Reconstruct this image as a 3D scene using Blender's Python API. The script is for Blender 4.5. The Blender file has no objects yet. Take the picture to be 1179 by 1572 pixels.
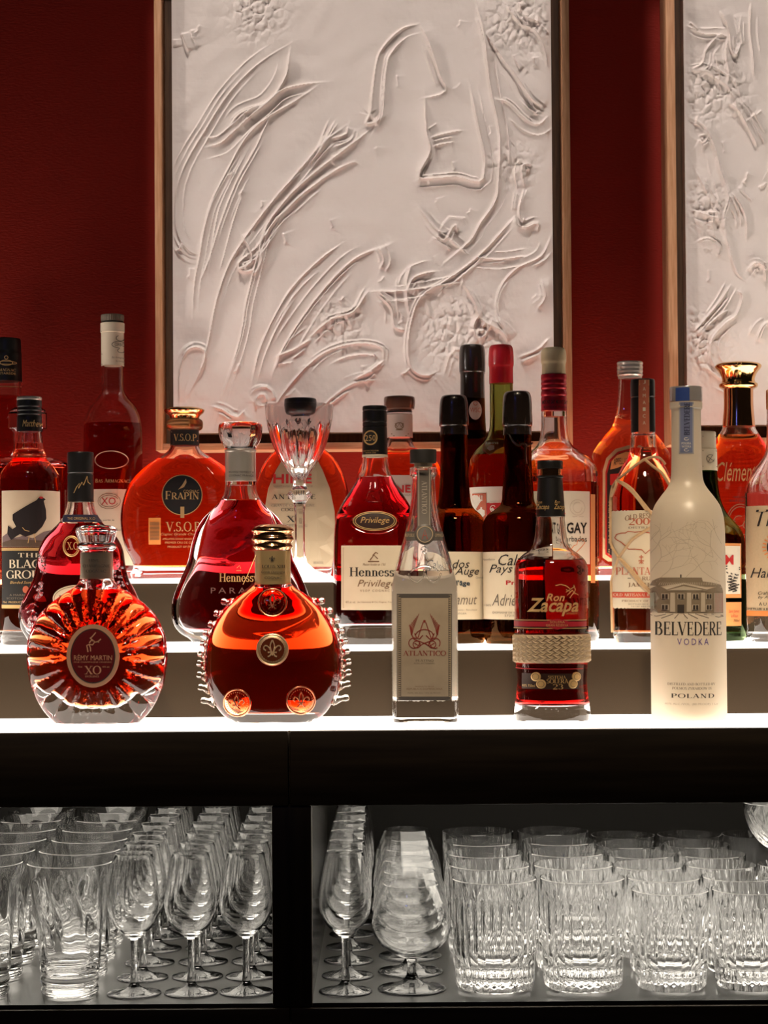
import bpy, bmesh, math, random
import numpy as np
from mathutils import Vector, Matrix, Euler, noise
R = math.radians
scene = bpy.context.scene
COL = scene.collection
random.seed(7)

# ------------------------------------------------------------------ camera
F, PX, PY = 2900.0, 589.5, 829.0          # focal length and principal point in photo pixels (1179 x 1572)
CAM = Vector((0, -2.10, 0.1566))
CROT = Euler((R(91.2), 0, 0)).to_matrix() @ Matrix.Rotation(R(-0.40), 3, 'Z')
cd = bpy.data.cameras.new('camera'); cam = bpy.data.objects.new('camera', cd); COL.objects.link(cam)
cam.matrix_world = Matrix.Translation(CAM) @ CROT.to_4x4()
cd.sensor_fit = 'VERTICAL'; cd.sensor_height = 36; cd.lens = F / 1572 * 36
cd.shift_y = (PY - 786) / 1572; cd.clip_start = .01; cd.clip_end = 50
scene.camera = cam

# ------------------------------------------------------------------ light
SHELF_GLOW = 4.6
NICHE_GLOW = 3.6
w = bpy.data.worlds.new('world'); scene.world = w; w.use_nodes = True
w.node_tree.nodes['Background'].inputs[0].default_value = (1, .75, .5, 1)
w.node_tree.nodes['Background'].inputs[1].default_value = .007

def area(name, loc, aim, sx, sy, power, col=(1, .9, .78), spread=180):
    l = bpy.data.lights.new(name, 'AREA'); l.shape = 'RECTANGLE'; l.size = sx; l.size_y = sy
    l.energy = power; l.color = col; l.spread = R(spread)
    o = bpy.data.objects.new(name, l); COL.objects.link(o); o.location = loc
    o.rotation_euler = (Vector(aim) - Vector(loc)).to_track_quat('-Z', 'Y').to_euler()
    return o
# unseen narrow-beam lamps added to light each picture from above and the left
for cx, wd in ((-.035, .545), (.64, .545)):
    c = Vector((cx, .40, .68)); d = Vector((0, -math.cos(R(63)), math.sin(R(63))))
    area('added_picture_beam', c + d * 1.1, c, wd, .70 * math.cos(R(63)), .47, (1, .88, .80), 2.0)
    c = Vector((cx, .40, .735)); d = Vector((-math.sin(R(66)), -math.cos(R(66)), 0))
    area('added_picture_beam', c + d * 1.2, c, wd * math.cos(R(66)), .60, .17, (1, .88, .80), 2.5)
# ceiling downlights of the bar and a blue screen across the room
for x in (-.55, .1, .7):
    area('ceiling_downlight', (x, -1.1, 1.75), (x * .6, .1, .1), .06, .06, .35, (1, .82, .62))
# unseen narrow-beam fill added to brighten the bottle fronts and labels
c = Vector((0, .04, .17)); d = Vector((0, -math.cos(R(52)), math.sin(R(52))))
area('bottle_front_fill', c + d * 1.3, c, 1.15, .30, 1.0, (1, .80, .56), 9)
area('blue_screen', (-.55, -1.7, .95), (0, .1, .1), .07, .035, .38, (.08, .16, 1))
area('overhead_fill', (0, -1.5, 2.1), (0, 0, .2), 1.6, .5, .10, (1, .8, .6))  # soft overhead fill lamp, added as ambient light for the fronts
scene.view_settings.view_transform = 'Standard'; scene.view_settings.look = 'None'
scene.view_settings.gamma = 1; scene.view_settings.exposure = 0.0; scene.view_settings.use_curve_mapping = False
cy = scene.cycles
cy.max_bounces = 40; cy.transmission_bounces = 40; cy.glossy_bounces = 12; cy.diffuse_bounces = 3
cy.transparent_max_bounces = 16; cy.volume_bounces = 0
cy.sample_clamp_indirect = 5.0; cy.blur_glossy = 0.3
cy.caustics_reflective = True; cy.caustics_refractive = True

# ------------------------------------------------------------------ pixel -> point on the plane y = yw
def U(px, py, yw):
    d = CROT @ Vector(((px - PX) / F, -(py - PY) / F, -1))
    return CAM + d * ((yw - CAM.y) / d.y)

# ------------------------------------------------------------------ materials
MATS = {}
def nodes(name):
    m = bpy.data.materials.new(name); m.use_nodes = True
    nt = m.node_tree; nt.nodes.clear()
    return m, nt, nt.nodes.new('ShaderNodeOutputMaterial')
def pm(name, col, rough=.5, metal=0., bump=None, var=None, spec=.5, coat=0.):
    """principled material; bump=(scale, strength), var=(scale, second colour)"""
    if name in MATS: return MATS[name]
    m, nt, out = nodes(name)
    b = nt.nodes.new('ShaderNodeBsdfPrincipled'); nt.links.new(b.outputs[0], out.inputs[0])
    b.inputs['Base Color'].default_value = (*col, 1); b.inputs['Roughness'].default_value = rough
    b.inputs['Metallic'].default_value = metal; b.inputs['Specular IOR Level'].default_value = spec
    b.inputs['Coat Weight'].default_value = coat
    tc = nt.nodes.new('ShaderNodeTexCoord')
    if var:
        n = nt.nodes.new('ShaderNodeTexNoise'); n.inputs['Scale'].default_value = var[0]; n.inputs['Detail'].default_value = 4
        nt.links.new(tc.outputs['Object'], n.inputs['Vector'])
        mx = nt.nodes.new('ShaderNodeMix'); mx.data_type = 'RGBA'
        mx.inputs[6].default_value = (*col, 1); mx.inputs[7].default_value = (*var[1], 1)
        nt.links.new(n.outputs['Fac'], mx.inputs[0]); nt.links.new(mx.outputs[2], b.inputs['Base Color'])
    if bump:
        n = nt.nodes.new('ShaderNodeTexNoise'); n.inputs['Scale'].default_value = bump[0]; n.inputs['Detail'].default_value = 3
        nt.links.new(tc.outputs['Object'], n.inputs['Vector'])
        bp = nt.nodes.new('ShaderNodeBump'); bp.inputs['Strength'].default_value = bump[1]; bp.inputs['Distance'].default_value = .001
        nt.links.new(n.outputs['Fac'], bp.inputs['Height']); nt.links.new(bp.outputs[0], b.inputs['Normal'])
    MATS[name] = m
    return m
def wood(name, c1, c2, scale, axis, rough=.45, spec=.4):
    if name in MATS: return MATS[name]
    m, nt, out = nodes(name)
    b = nt.nodes.new('ShaderNodeBsdfPrincipled'); nt.links.new(b.outputs[0], out.inputs[0])
    b.inputs['Roughness'].default_value = rough; b.inputs['Specular IOR Level'].default_value = spec
    tc = nt.nodes.new('ShaderNodeTexCoord'); mp = nt.nodes.new('ShaderNodeMapping')
    s = [scale] * 3; s[axis] = scale * .06; mp.inputs['Scale'].default_value = s
    nt.links.new(tc.outputs['Object'], mp.inputs[0])
    n = nt.nodes.new('ShaderNodeTexNoise'); n.inputs['Scale'].default_value = 1; n.inputs['Detail'].default_value = 5
    nt.links.new(mp.outputs[0], n.inputs['Vector'])
    cr = nt.nodes.new('ShaderNodeValToRGB'); cr.color_ramp.elements[0].position = .35; cr.color_ramp.elements[1].position = .68
    cr.color_ramp.elements[0].color = (*c1, 1); cr.color_ramp.elements[1].color = (*c2, 1)
    nt.links.new(n.outputs['Fac'], cr.inputs[0]); nt.links.new(cr.outputs[0], b.inputs['Base Color'])
    bp = nt.nodes.new('ShaderNodeBump'); bp.inputs['Strength'].default_value = .15; bp.inputs['Distance'].default_value = .0005
    nt.links.new(n.outputs['Fac'], bp.inputs['Height']); nt.links.new(bp.outputs[0], b.inputs['Normal'])
    MATS[name] = m
    return m
def glass(name='clear_glass', col=(1, 1, 1), ior=1.5, rough=0., absorb=None):
    """absorb=(T rgb, path m): transmittance of the volume over that path"""
    if name in MATS: return MATS[name]
    m, nt, out = nodes(name)
    g = nt.nodes.new('ShaderNodeBsdfGlass'); g.inputs['Color'].default_value = (*col, 1)
    g.inputs['Roughness'].default_value = rough; g.inputs['IOR'].default_value = ior
    nt.links.new(g.outputs[0], out.inputs[0])
    if absorb:
        sg = [-math.log(max(t, 1e-4)) / absorb[1] for t in absorb[0]]; D = max(sg)
        v = nt.nodes.new('ShaderNodeVolumeAbsorption'); v.inputs['Density'].default_value = D
        v.inputs['Color'].default_value = (*[1 - s / D for s in sg], 1)
        nt.links.new(v.outputs[0], out.inputs['Volume'])
    MATS[name] = m
    return m
def emit(name, col, s):
    if name in MATS: return MATS[name]
    m, nt, out = nodes(name)
    e = nt.nodes.new('ShaderNodeEmission'); e.inputs[0].default_value = (*col, 1); e.inputs[1].default_value = s
    nt.links.new(e.outputs[0], out.inputs[0]); MATS[name] = m
    return m
def frosted(name):
    if name in MATS: return MATS[name]
    m, nt, out = nodes(name)
    d = nt.nodes.new('ShaderNodeBsdfDiffuse'); d.inputs[0].default_value = (.77, .69, .57, 1)
    t = nt.nodes.new('ShaderNodeBsdfTranslucent'); t.inputs[0].default_value = (.87, .78, .65, 1)
    g = nt.nodes.new('ShaderNodeBsdfGlossy'); g.inputs['Roughness'].default_value = .35
    a = nt.nodes.new('ShaderNodeMixShader'); a.inputs[0].default_value = .5
    nt.links.new(d.outputs[0], a.inputs[1]); nt.links.new(t.outputs[0], a.inputs[2])
    b = nt.nodes.new('ShaderNodeMixShader'); b.inputs[0].default_value = .05
    nt.links.new(a.outputs[0], b.inputs[1]); nt.links.new(g.outputs[0], b.inputs[2])
    nt.links.new(b.outputs[0], out.inputs[0]); MATS[name] = m
    return m
LIQ = 1.36 / 1.5      # the liquid's index seen from inside the glass
def liquid(name, T, path=.06): return glass(name, (1, 1, 1), LIQ, 0, (T, path))
GL = glass()
BLACK = pm('black_plastic', (.012, .011, .011), .35)
BLACKP = pm('black_paper', (.015, .013, .012), .6)
GOLD = pm('gold_metal', (.75, .47, .20), .16, 1)
SILVER = pm('silver_metal', (.60, .56, .50), .30, .6)
CREAM = pm('cream_paper', (.74, .64, .48), .7, var=(60, (.68, .57, .41)))
WHITEP = pm('white_paper', (.78, .71, .60), .7)
TAN = pm('tan_paper', (.58, .45, .29), .75, var=(400, (.50, .38, .24)))
INK = pm('black_ink', (.02, .016, .014), .6)
INKG = pm('grey_ink', (.20, .16, .12), .7)
INKB = pm('brown_ink', (.22, .12, .06), .7)
REDI = pm('red_ink', (.50, .02, .02), .6)
GOLDI = pm('gold_ink', (.74, .48, .20), .38, .35)
WHITEI = pm('white_ink', (.85, .78, .66), .6)
ORANGEI = pm('orange_ink', (.75, .22, .05), .6)

# ------------------------------------------------------------------ mesh helpers
class MB:
    def __init__(s): s.v = []; s.f = []
    def add(s, vs, fs):
        o = len(s.v); s.v += [tuple(p) for p in vs]; s.f += [tuple(i + o for i in f) for f in fs]; return s
    def mesh(s, name, mat, smooth=True, ang=38):
        me = bpy.data.meshes.new(name); me.from_pydata(s.v, [], s.f); me.update()
        me.materials.append(mat)
        if smooth:
            me.polygons.foreach_set('use_smooth', [True] * len(me.polygons)); me.set_sharp_from_angle(angle=R(ang))
        return me
    def build(s, name, mat, parent=None, smooth=True, ang=38, label=None):
        o = bpy.data.objects.new(name, s.mesh(name, mat, smooth, ang)); COL.objects.link(o)
        if parent: o.parent = parent
        if label: o['label'] = label
        return o
def thing(name, label, cat, loc=(0, 0, 0), group=None):
    o = bpy.data.objects.new(name, None); COL.objects.link(o); o.location = loc; o.empty_display_size = .02
    o['label'] = label; o['category'] = cat
    if group: o['group'] = group
    return o
def tag(o, label, cat, group=None, kind=None):
    o['label'] = label
    if cat: o['category'] = cat
    if group: o['group'] = group
    if kind: o['kind'] = kind
    return o
def copy_tree(o, parent=None):
    c = o.copy(); COL.objects.link(c); c.parent = parent
    for ch in list(o.children): copy_tree(ch, c)
    return c
def box(mb, x0, x1, y0, y1, z0, z1, bev=0.):
    if bev <= 0:
        vs = [(x, y, z) for x in (x0, x1) for y in (y0, y1) for z in (z0, z1)]
        return mb.add(vs, [(0, 1, 3, 2), (4, 6, 7, 5), (0, 4, 5, 1), (2, 3, 7, 6), (0, 2, 6, 4), (1, 5, 7, 3)])
    bm = bmesh.new(); bmesh.ops.create_cube(bm, size=1)
    bmesh.ops.transform(bm, matrix=Matrix.Translation(((x0 + x1) / 2, (y0 + y1) / 2, (z0 + z1) / 2)) @ Matrix.Diagonal((x1 - x0, y1 - y0, z1 - z0, 1)), verts=bm.verts)
    bmesh.ops.bevel(bm, geom=bm.edges[:], offset=bev, segments=2, affect='EDGES', profile=.5)
    bm.verts.index_update()
    mb.add([v.co[:] for v in bm.verts], [[v.index for v in f.verts] for f in bm.faces]); bm.free()
    return mb
def lathe(mb, prof, seg=40, closed=False, off=(0, 0, 0), fn=None):
    """prof: (r, z) from bottom axis outward and up; r=0 ends become a single vertex. fn(theta, r, z, i)->r"""
    idx = []; vs = []; fs = []
    for i, (r, z) in enumerate(prof):
        if r <= 1e-7:
            idx.append([len(vs)]); vs.append((off[0], off[1], off[2] + z))
        else:
            row = []
            for k in range(seg):
                t = 2 * math.pi * k / seg; rr = fn(t, r, z, i) if fn else r
                row.append(len(vs)); vs.append((off[0] + rr * math.sin(t), off[1] - rr * math.cos(t), off[2] + z))
            idx.append(row)
    for a, b in zip(idx, idx[1:]):
        for k in range(seg):
            k2 = (k + 1) % seg
            if len(a) == 1 and len(b) == 1: break
            if len(a) == 1: fs.append((a[0], b[k2], b[k]))
            elif len(b) == 1: fs.append((a[k], a[k2], b[0]))
            else: fs.append((a[k], a[k2], b[k2], b[k]))
    return mb.add(vs, fs)
def spline(pts, n=5):
    """centripetal-like Catmull-Rom through tuples; a trailing 'c' marks a corner"""
    P = [np.array([q for q in p if q != 'c'], float) for p in pts]; C = [('c' in p) for p in pts]
    out = []
    for i in range(len(P) - 1):
        p1, p2 = P[i], P[i + 1]
        p0 = P[i - 1] if i > 0 and not C[i] else p1 - (p2 - p1) * .5
        p3 = P[i + 2] if i + 2 < len(P) and not C[i + 1] else p2 + (p2 - p1) * .5
        d1 = max(np.linalg.norm(p2[:2] - p1[:2]), 1e-9)
        m1 = (p2 - p0) / max(np.linalg.norm(p2[:2] - p0[:2]), 1e-9) * d1
        m2 = (p3 - p1) / max(np.linalg.norm(p3[:2] - p1[:2]), 1e-9) * d1
        for k in range(n):
            t = k / n
            out.append((2*t**3 - 3*t**2 + 1) * p1 + (t**3 - 2*t**2 + t) * m1 + (-2*t**3 + 3*t**2) * p2 + (t**3 - t**2) * m2)
    out.append(P[-1])
    return [tuple(o) for o in out]
def sq(t, n):
    s, c = math.sin(t), math.cos(t); e = 2 / n
    return math.copysign(abs(s) ** e, s), math.copysign(abs(c) ** e, c)
def loft(mb, rings, seg=48, cap0=True, cap1=True, flip=False, fn=None):
    """rings: (z, rx, ry, n) bottom to top"""
    vs = []; fs = []
    for (z, rx, ry, n) in rings:
        for k in range(seg):
            a, b = sq(2 * math.pi * (k + .5) / seg, n)
            p = (rx * a, -ry * b, z)
            vs.append(fn(*p) if fn else p)
    for i in range(len(rings) - 1):
        for k in range(seg):
            k2 = (k + 1) % seg
            fs.append((i*seg + k, i*seg + k2, (i+1)*seg + k2, (i+1)*seg + k))
    if cap0:
        vs.append((0, 0, rings[0][0])); c = len(vs) - 1
        fs += [((k + 1) % seg, k, c) for k in range(seg)]
    if cap1:
        vs.append((0, 0, rings[-1][0])); c = len(vs) - 1; o = (len(rings) - 1) * seg
        fs += [(o + k, o + (k + 1) % seg, c) for k in range(seg)]
    if flip: fs = [tuple(reversed(f)) for f in fs]
    return mb.add(vs, fs)
def tube(mb, pts, r, seg=6, flat=1.0, closed=False):
    P = [Vector(p) for p in pts]; n = len(P); vs = []; fs = []
    for i, p in enumerate(P):
        a = P[i - 1] if (i > 0 or closed) else p; b = P[(i + 1) % n] if (i < n - 1 or closed) else p
        t = (b - a).normalized(); up = Vector((0, 1, 0)) if abs(t.y) < .9 else Vector((1, 0, 0))
        u = t.cross(up).normalized(); v = t.cross(u)
        rr = r[i] if isinstance(r, (list, tuple)) else r
        for k in range(seg):
            q = 2 * math.pi * k / seg; vs.append(p + u * (rr * math.cos(q)) + v * (rr * flat * math.sin(q)))
    for i in range(n if closed else n - 1):
        j = (i + 1) % n
        for k in range(seg):
            k2 = (k + 1) % seg; fs.append((i*seg + k, j*seg + k, j*seg + k2, i*seg + k2))
    if not closed: fs += [tuple(range(seg)), tuple(reversed(range((n - 1) * seg, n * seg)))]
    return mb.add(vs, fs)

# ------------------------------------------------------------------ flat print: lettering and line drawings in 2D (y up)
TK, TN = .155, .055
def ribbon(pts, wd, closed=False):
    P = [np.array(p, float) for p in pts]; n = len(P); vs = []; fs = []
    for i, p in enumerate(P):
        a = P[i - 1] if (i > 0 or closed) else p; b = P[(i + 1) % n] if (i < n - 1 or closed) else p
        d = b - a; d = d / max(np.hypot(*d), 1e-9); nn = np.array((-d[1], d[0]))
        h = (wd[i] if isinstance(wd, (list, tuple)) else wd) / 2
        vs += [tuple(p + nn * h), tuple(p - nn * h)]
    for i in range(n if closed else n - 1):
        j = (i + 1) % n; fs.append((2*i, 2*i + 1, 2*j + 1, 2*j))
    return vs, fs
def arcpts(cx, cy, rx, ry, a0, a1, n=14):
    return [(cx + rx * math.cos(R(a0 + (a1 - a0) * i / n)), cy + ry * math.sin(R(a0 + (a1 - a0) * i / n))) for i in range(n + 1)]
SERIF = {  # l x0 y0 x1 y1 weight | a cx cy rx ry a0 a1 | s x y
 'A': (.78, 'l .09 0 .38 1 n l .37 1 .68 0 k l .2 .33 .58 .33 n s .09 0 s .68 0'),
 'B': (.70, 'l .17 0 .17 1 k a .30 .755 .22 .245 -90 90 a .32 .265 .27 .265 -90 90 l .08 .98 .30 .98 n l .17 .52 .32 .52 n l .08 .02 .32 .02 n'),
 'C': (.76, 'a .43 .5 .35 .5 45 315 l .69 .68 .69 .98 n l .69 .06 .69 .28 n'),
 'D': (.82, 'l .17 0 .17 1 k a .34 .5 .38 .48 -90 90 l .08 .98 .34 .98 n l .08 .02 .34 .02 n'),
 'E': (.66, 'l .17 0 .17 1 k l .08 .975 .56 .975 n l .17 .52 .46 .52 n l .08 .025 .6 .025 n l .56 .78 .56 1 n l .46 .42 .46 .62 n l .6 0 .6 .22 n'),
 'F': (.62, 'l .17 0 .17 1 k l .08 .975 .55 .975 n l .17 .5 .45 .5 n l .55 .76 .55 1 n l .45 .4 .45 .6 n s .17 0'),
 'G': (.80, 'a .43 .5 .35 .5 45 320 l .69 .68 .69 .98 n l .69 .05 .69 .42 k s .69 .42'),
 'H': (.86, 'l .18 0 .18 1 k l .68 0 .68 1 k l .18 .52 .68 .52 n s .18 0 s .18 1 s .68 0 s .68 1'),
 'I': (.38, 'l .19 0 .19 1 k s .19 0 s .19 1'),
 'J': (.45, 'l .26 .1 .26 1 k a .1 .1 .16 .2 -90 0 s .26 1'),
 'K': (.80, 'l .17 0 .17 1 k l .17 .42 .62 1 n l .33 .58 .68 0 k s .17 0 s .17 1 s .62 1 s .68 0'),
 'L': (.62, 'l .17 0 .17 1 k l .08 .025 .58 .025 n l .58 0 .58 .24 n s .17 1'),
 'M': (.98, 'l .14 0 .17 1 n l .17 1 .48 .05 k l .48 .05 .8 1 n l .82 0 .8 1 k s .14 0 s .17 1 s .82 0 s .8 1'),
 'N': (.86, 'l .16 0 .16 1 n l .16 1 .68 0 k l .68 0 .68 1 n s .16 0 s .16 1 s .68 1'),
 'O': (.86, 'a .43 .5 .36 .5 0 360'),
 'P': (.66, 'l .17 0 .17 1 k a .32 .73 .26 .26 -90 90 l .08 .98 .32 .98 n l .17 .48 .32 .48 n s .17 0'),
 'Q': (.86, 'a .43 .5 .36 .5 0 360 l .42 .1 .8 -.18 k'),
 'R': (.74, 'l .17 0 .17 1 k a .32 .74 .25 .25 -90 90 l .08 .98 .32 .98 n l .17 .5 .32 .5 n l .34 .5 .66 0 k s .17 0 s .66 0'),
 'S': (.60, 'a .3 .745 .2 .24 35 262 a .29 .26 .23 .25 88 -145 l .47 .74 .47 .98 n l .08 .02 .08 .26 n'),
 'T': (.72, 'l .36 0 .36 1 k l .04 .975 .68 .975 n l .05 .76 .05 1 n l .67 .76 .67 1 n s .36 0'),
 'U': (.82, 'l .17 .3 .17 1 k l .66 .3 .66 1 n a .415 .3 .245 .29 180 360 s .17 1 s .66 1'),
 'V': (.78, 'l .09 1 .4 0 k l .39 0 .69 1 n s .09 1 s .69 1'),
 'W': (1.1, 'l .09 1 .34 0 k l .33 0 .56 1 n l .54 1 .77 0 k l .76 0 1.0 1 n s .09 1 s .55 1 s 1.0 1'),
 'X': (.78, 'l .1 1 .67 0 k l .12 0 .64 1 n s .1 1 s .64 1 s .12 0 s .67 0'),
 'Y': (.76, 'l .09 1 .37 .45 k l .37 .45 .66 1 n l .37 0 .37 .48 k s .09 1 s .66 1 s .37 0'),
 'Z': (.70, 'l .1 .975 .6 .975 n l .6 .97 .1 .03 k l .1 .025 .63 .025 n l .11 .76 .11 1 n l .63 0 .63 .24 n'),
 'e': (.54, 'a .27 .33 .19 .32 10 330 l .09 .36 .45 .36 n'),
 'n': (.62, 'l .16 0 .16 .66 k l .46 0 .46 .42 k a .31 .42 .15 .22 0 160 s .16 0 s .46 0 l .05 .64 .16 .64 n'),
 's': (.46, 'a .23 .49 .13 .16 35 262 a .22 .175 .15 .165 88 -145 l .35 .48 .35 .65 n l .07 .01 .07 .18 n'),
 'y': (.58, 'l .08 .66 .3 .02 k l .5 .66 .24 -.18 n a .15 -.19 .09 .1 0 -160 s .08 .66 s .5 .66'),
 '0': (.60, 'a .3 .5 .22 .5 0 360'), '1': (.4, 'l .2 0 .2 1 k l .06 .8 .2 1 n s .2 0'),
 '2': (.58, 'a .27 .72 .19 .27 160 -30 l .43 .58 .08 .05 n l .06 .04 .5 .04 k'),
 '3': (.56, 'a .25 .75 .17 .24 150 -80 a .25 .26 .21 .26 80 -150'),
 '5': (.56, 'l .14 .95 .45 .95 k l .14 .55 .14 1 n a .24 .3 .21 .29 110 -150'),
 '.': (.26, 'd .12 .07'), ' ': (.34, ''), '-': (.4, 'l .06 .4 .34 .4 n'), "'": (.2, 'l .1 .75 .1 1 k'),
}
GC = {}
def glyphs(text, style):
    """(verts, faces) of a line of lettering in 2D"""
    key = (text, style)
    if key in GC: return GC[key]
    vs = []; fs = []
    def put(a):
        o = len(vs); vs.extend(a[0]); fs.extend([tuple(i + o for i in f) for f in a[1]])
    if style.startswith('serif'):
        sp = .10 if 'wide' in style else 0.
        x0 = 0.; first = True
        for ch in text:
            big = 1.0
            if 'caps' in style and ch.isupper() and not first: big = .80      # small capitals after the first of a word
            first = ch == ' '
            wdt, src = SERIF[ch]; tk = src.split(); i = 0; W = {'k': TK, 'n': TN}
            def tr(p): return (x0 + p[0] * big, p[1] * big)
            while i < len(tk):
                c = tk[i]
                if c == 'l':
                    a = [float(q) for q in tk[i+1:i+5]]; put(ribbon([tr(a[:2]), tr(a[2:])], W[tk[i+5]] * big)); i += 6
                elif c == 'a':
                    a = [float(q) for q in tk[i+1:i+7]]; P = arcpts(*a)
                    ws = [(TN + (TK - TN) * abs(math.cos(R(a[4] + (a[5] - a[4]) * k / 14))) ** 1.4) * big for k in range(15)]
                    put(ribbon([tr(p) for p in P], ws)); i += 7
                elif c == 'd':
                    x, y = float(tk[i+1]), float(tk[i+2]); put(ribbon([tr((x - .07, y)), tr((x + .07, y))], .14 * big)); i += 3
                else:
                    x, y = float(tk[i+1]), float(tk[i+2]); yy = y + .022 if y < .5 else y - .022
                    put(ribbon([tr((x - .15, yy)), tr((x + .15, yy))], .045 * big)); i += 3
            x0 += (wdt + sp) * big
    else:
        c = bpy.data.curves.new('t', 'FONT'); c.body = text; c.resolution_u = 2
        c.shear = .32 if 'it' in style else 0; c.offset = .022 if 'bold' in style else 0
        c.space_character = 1.45 if 'wide' in style else 1
        o = bpy.data.objects.new('t', c); m = bpy.data.meshes.new_from_object(o)
        vs = [(v.co.x, v.co.y) for v in m.vertices]; fs = [tuple(p.vertices) for p in m.polygons]
        bpy.data.objects.remove(o); bpy.data.curves.remove(c); bpy.data.meshes.remove(m)
    GC[key] = (vs, fs)
    return GC[key]
ORD = ['front', 'second', 'third', 'fourth', 'fifth', 'sixth', 'seventh', 'eighth', 'ninth']
# ------------------------------------------------------------------ the place
Z1, Z2, Z3 = 0.0, 0.081, 0.160          # tops of the three glowing steps
YF, YR1, YR2, YW = -.050, .073, .255, .45
NF, NT, NB = -.300, -.087, .62           # niche floor, underside of the apron, niche back
XL, XR = -.95, .95

def wall_mat():
    m, nt, out = nodes('red_wallcovering')
    b = nt.nodes.new('ShaderNodeBsdfPrincipled'); nt.links.new(b.outputs[0], out.inputs[0])
    b.inputs['Base Color'].default_value = (.25, .0105, .0036, 1); b.inputs['Roughness'].default_value = .75
    b.inputs['Specular IOR Level'].default_value = .25
    tc = nt.nodes.new('ShaderNodeTexCoord'); mp = nt.nodes.new('ShaderNodeMapping'); mp.inputs['Scale'].default_value = (160, 160, 420)
    nt.links.new(tc.outputs['Object'], mp.inputs[0])
    n = nt.nodes.new('ShaderNodeTexNoise'); n.inputs['Scale'].default_value = 1; n.inputs['Detail'].default_value = 4
    nt.links.new(mp.outputs[0], n.inputs['Vector'])
    bp = nt.nodes.new('ShaderNodeBump'); bp.inputs['Strength'].default_value = .55; bp.inputs['Distance'].default_value = .0012
    nt.links.new(n.outputs['Fac'], bp.inputs['Height']); nt.links.new(bp.outputs[0], b.inputs['Normal'])
    return m
wl = box(MB(), XL, XR, YW, YW + .05, Z3 - .02, 1.9).build('wall_back', wall_mat(), smooth=False)
tag(wl, 'dark red textured wall behind the bottles and pictures', None, kind='structure')

GLOW = emit('lit_acrylic', (1, .885, .77), SHELF_GLOW)
RISER = pm('dark_brown_riser', (.040, .027, .016), .55, bump=(700, .12), spec=.1)
for (y0, y1, z), lab in zip(((YF, YR1, Z1), (YR1 - .004, YR2, Z2), (YR2 - .004, YW - .001, Z3)), ('glowing white acrylic shelf, lowest and nearest of the three', 'glowing white acrylic shelf, middle of the three steps', 'glowing white acrylic shelf, topmost step against the red wall')):
    tag(box(MB(), XL, XR, y0, y1, z - .006, z, .0008).build('light_shelf', GLOW, ang=30), lab, 'shelf', 'glowing shelves in steps')
for (y, z0, z1), lab in zip(((YR1, Z1, Z2), (YR2, Z2, Z3)), ('dark brown riser board behind the front row of bottles', 'dark brown riser board below the topmost glowing shelf')):
    tag(box(MB(), XL, XR, y, y + .012, z0 + .0003, z1 - .0063).build('riser_board', RISER, smooth=False), lab, 'panel', 'risers between the shelves')

DW = wood('black_stained_wood', (.026, .017, .009), (.055, .037, .021), 90, 0, .5, .3)
DWV = wood('black_stained_wood_upright', (.026, .017, .009), (.055, .037, .021), 90, 2, .5, .3)
FLOORM = pm('grey_satin_shelf', (.036, .034, .030), .30, spec=.5, bump=(900, .04))
NWALL = pm('dark_gloss_panel', (.012, .011, .009), .16, spec=.5)
cab = thing('bar_cabinet', 'black wooden bar cabinet with open lit niches full of glassware', 'cabinet')
xs = U(444, 1180, YF).x
for a, b in ((XL, xs - .0012), (xs + .0012, XR)):
    box(MB(), a, b, YF - .004, YF + .018, NT, Z1 - .0064, .0012).build('apron_panel', DW, cab)
box(MB(), xs - .03, xs + .03, YF + .0185, YF + .030, NT, Z1 - .0065).build('seam_light_block', DW, cab, smooth=False)  # hidden strip added to stop light leaking through the panel seam
x0, x1 = U(418, 1400, YF).x, U(479, 1400, YF).x
box(MB(), x0, x1, YF - .002, YF + .020, NF - .004, NT - .0008, .0012).build('divider_post', DWV, cab)
box(MB(), x0 + .004, x1 - .0005, YF + .021, NB, NF, NT + .03).build('partition', NWALL, cab, smooth=False)
for a, b in ((XL, xs - .0008), (xs + .0008, XR)):
    box(MB(), a, b, YF - .006, YF + .016, NF - .065, NF - .0045, .0012).build('bottom_rail', DW, cab)
box(MB(), XL, XR, YF + .0, NB, NF - .02, NF).build('niche_floor', FLOORM, cab, smooth=False)
box(MB(), XL, XR, NB, NB + .015, NF - .02, NT + .05).build('niche_back', pm('matt_black_back', (.004, .0036, .003), .7, spec=.08), cab, smooth=False)
box(MB(), XL, XR, YF + .019, NB, NT + .030, NT + .042).build('niche_ceiling', pm('black_board', (.02, .018, .015), .6), cab, smooth=False)
STRIP = emit('lit_niche_ceiling', (1, .92, .79), NICHE_GLOW)
for a_, b_ in ((XL, x0 + .004), (x1, XR)):
  for y0_, y1_ in ((YF + .03, .57),):
    box(MB(), a_, b_, y0_, y1_, NT + .024, NT + .0295).build('light_panel', STRIP, cab, smooth=False, label='glowing panel under the niche ceiling')

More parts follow.
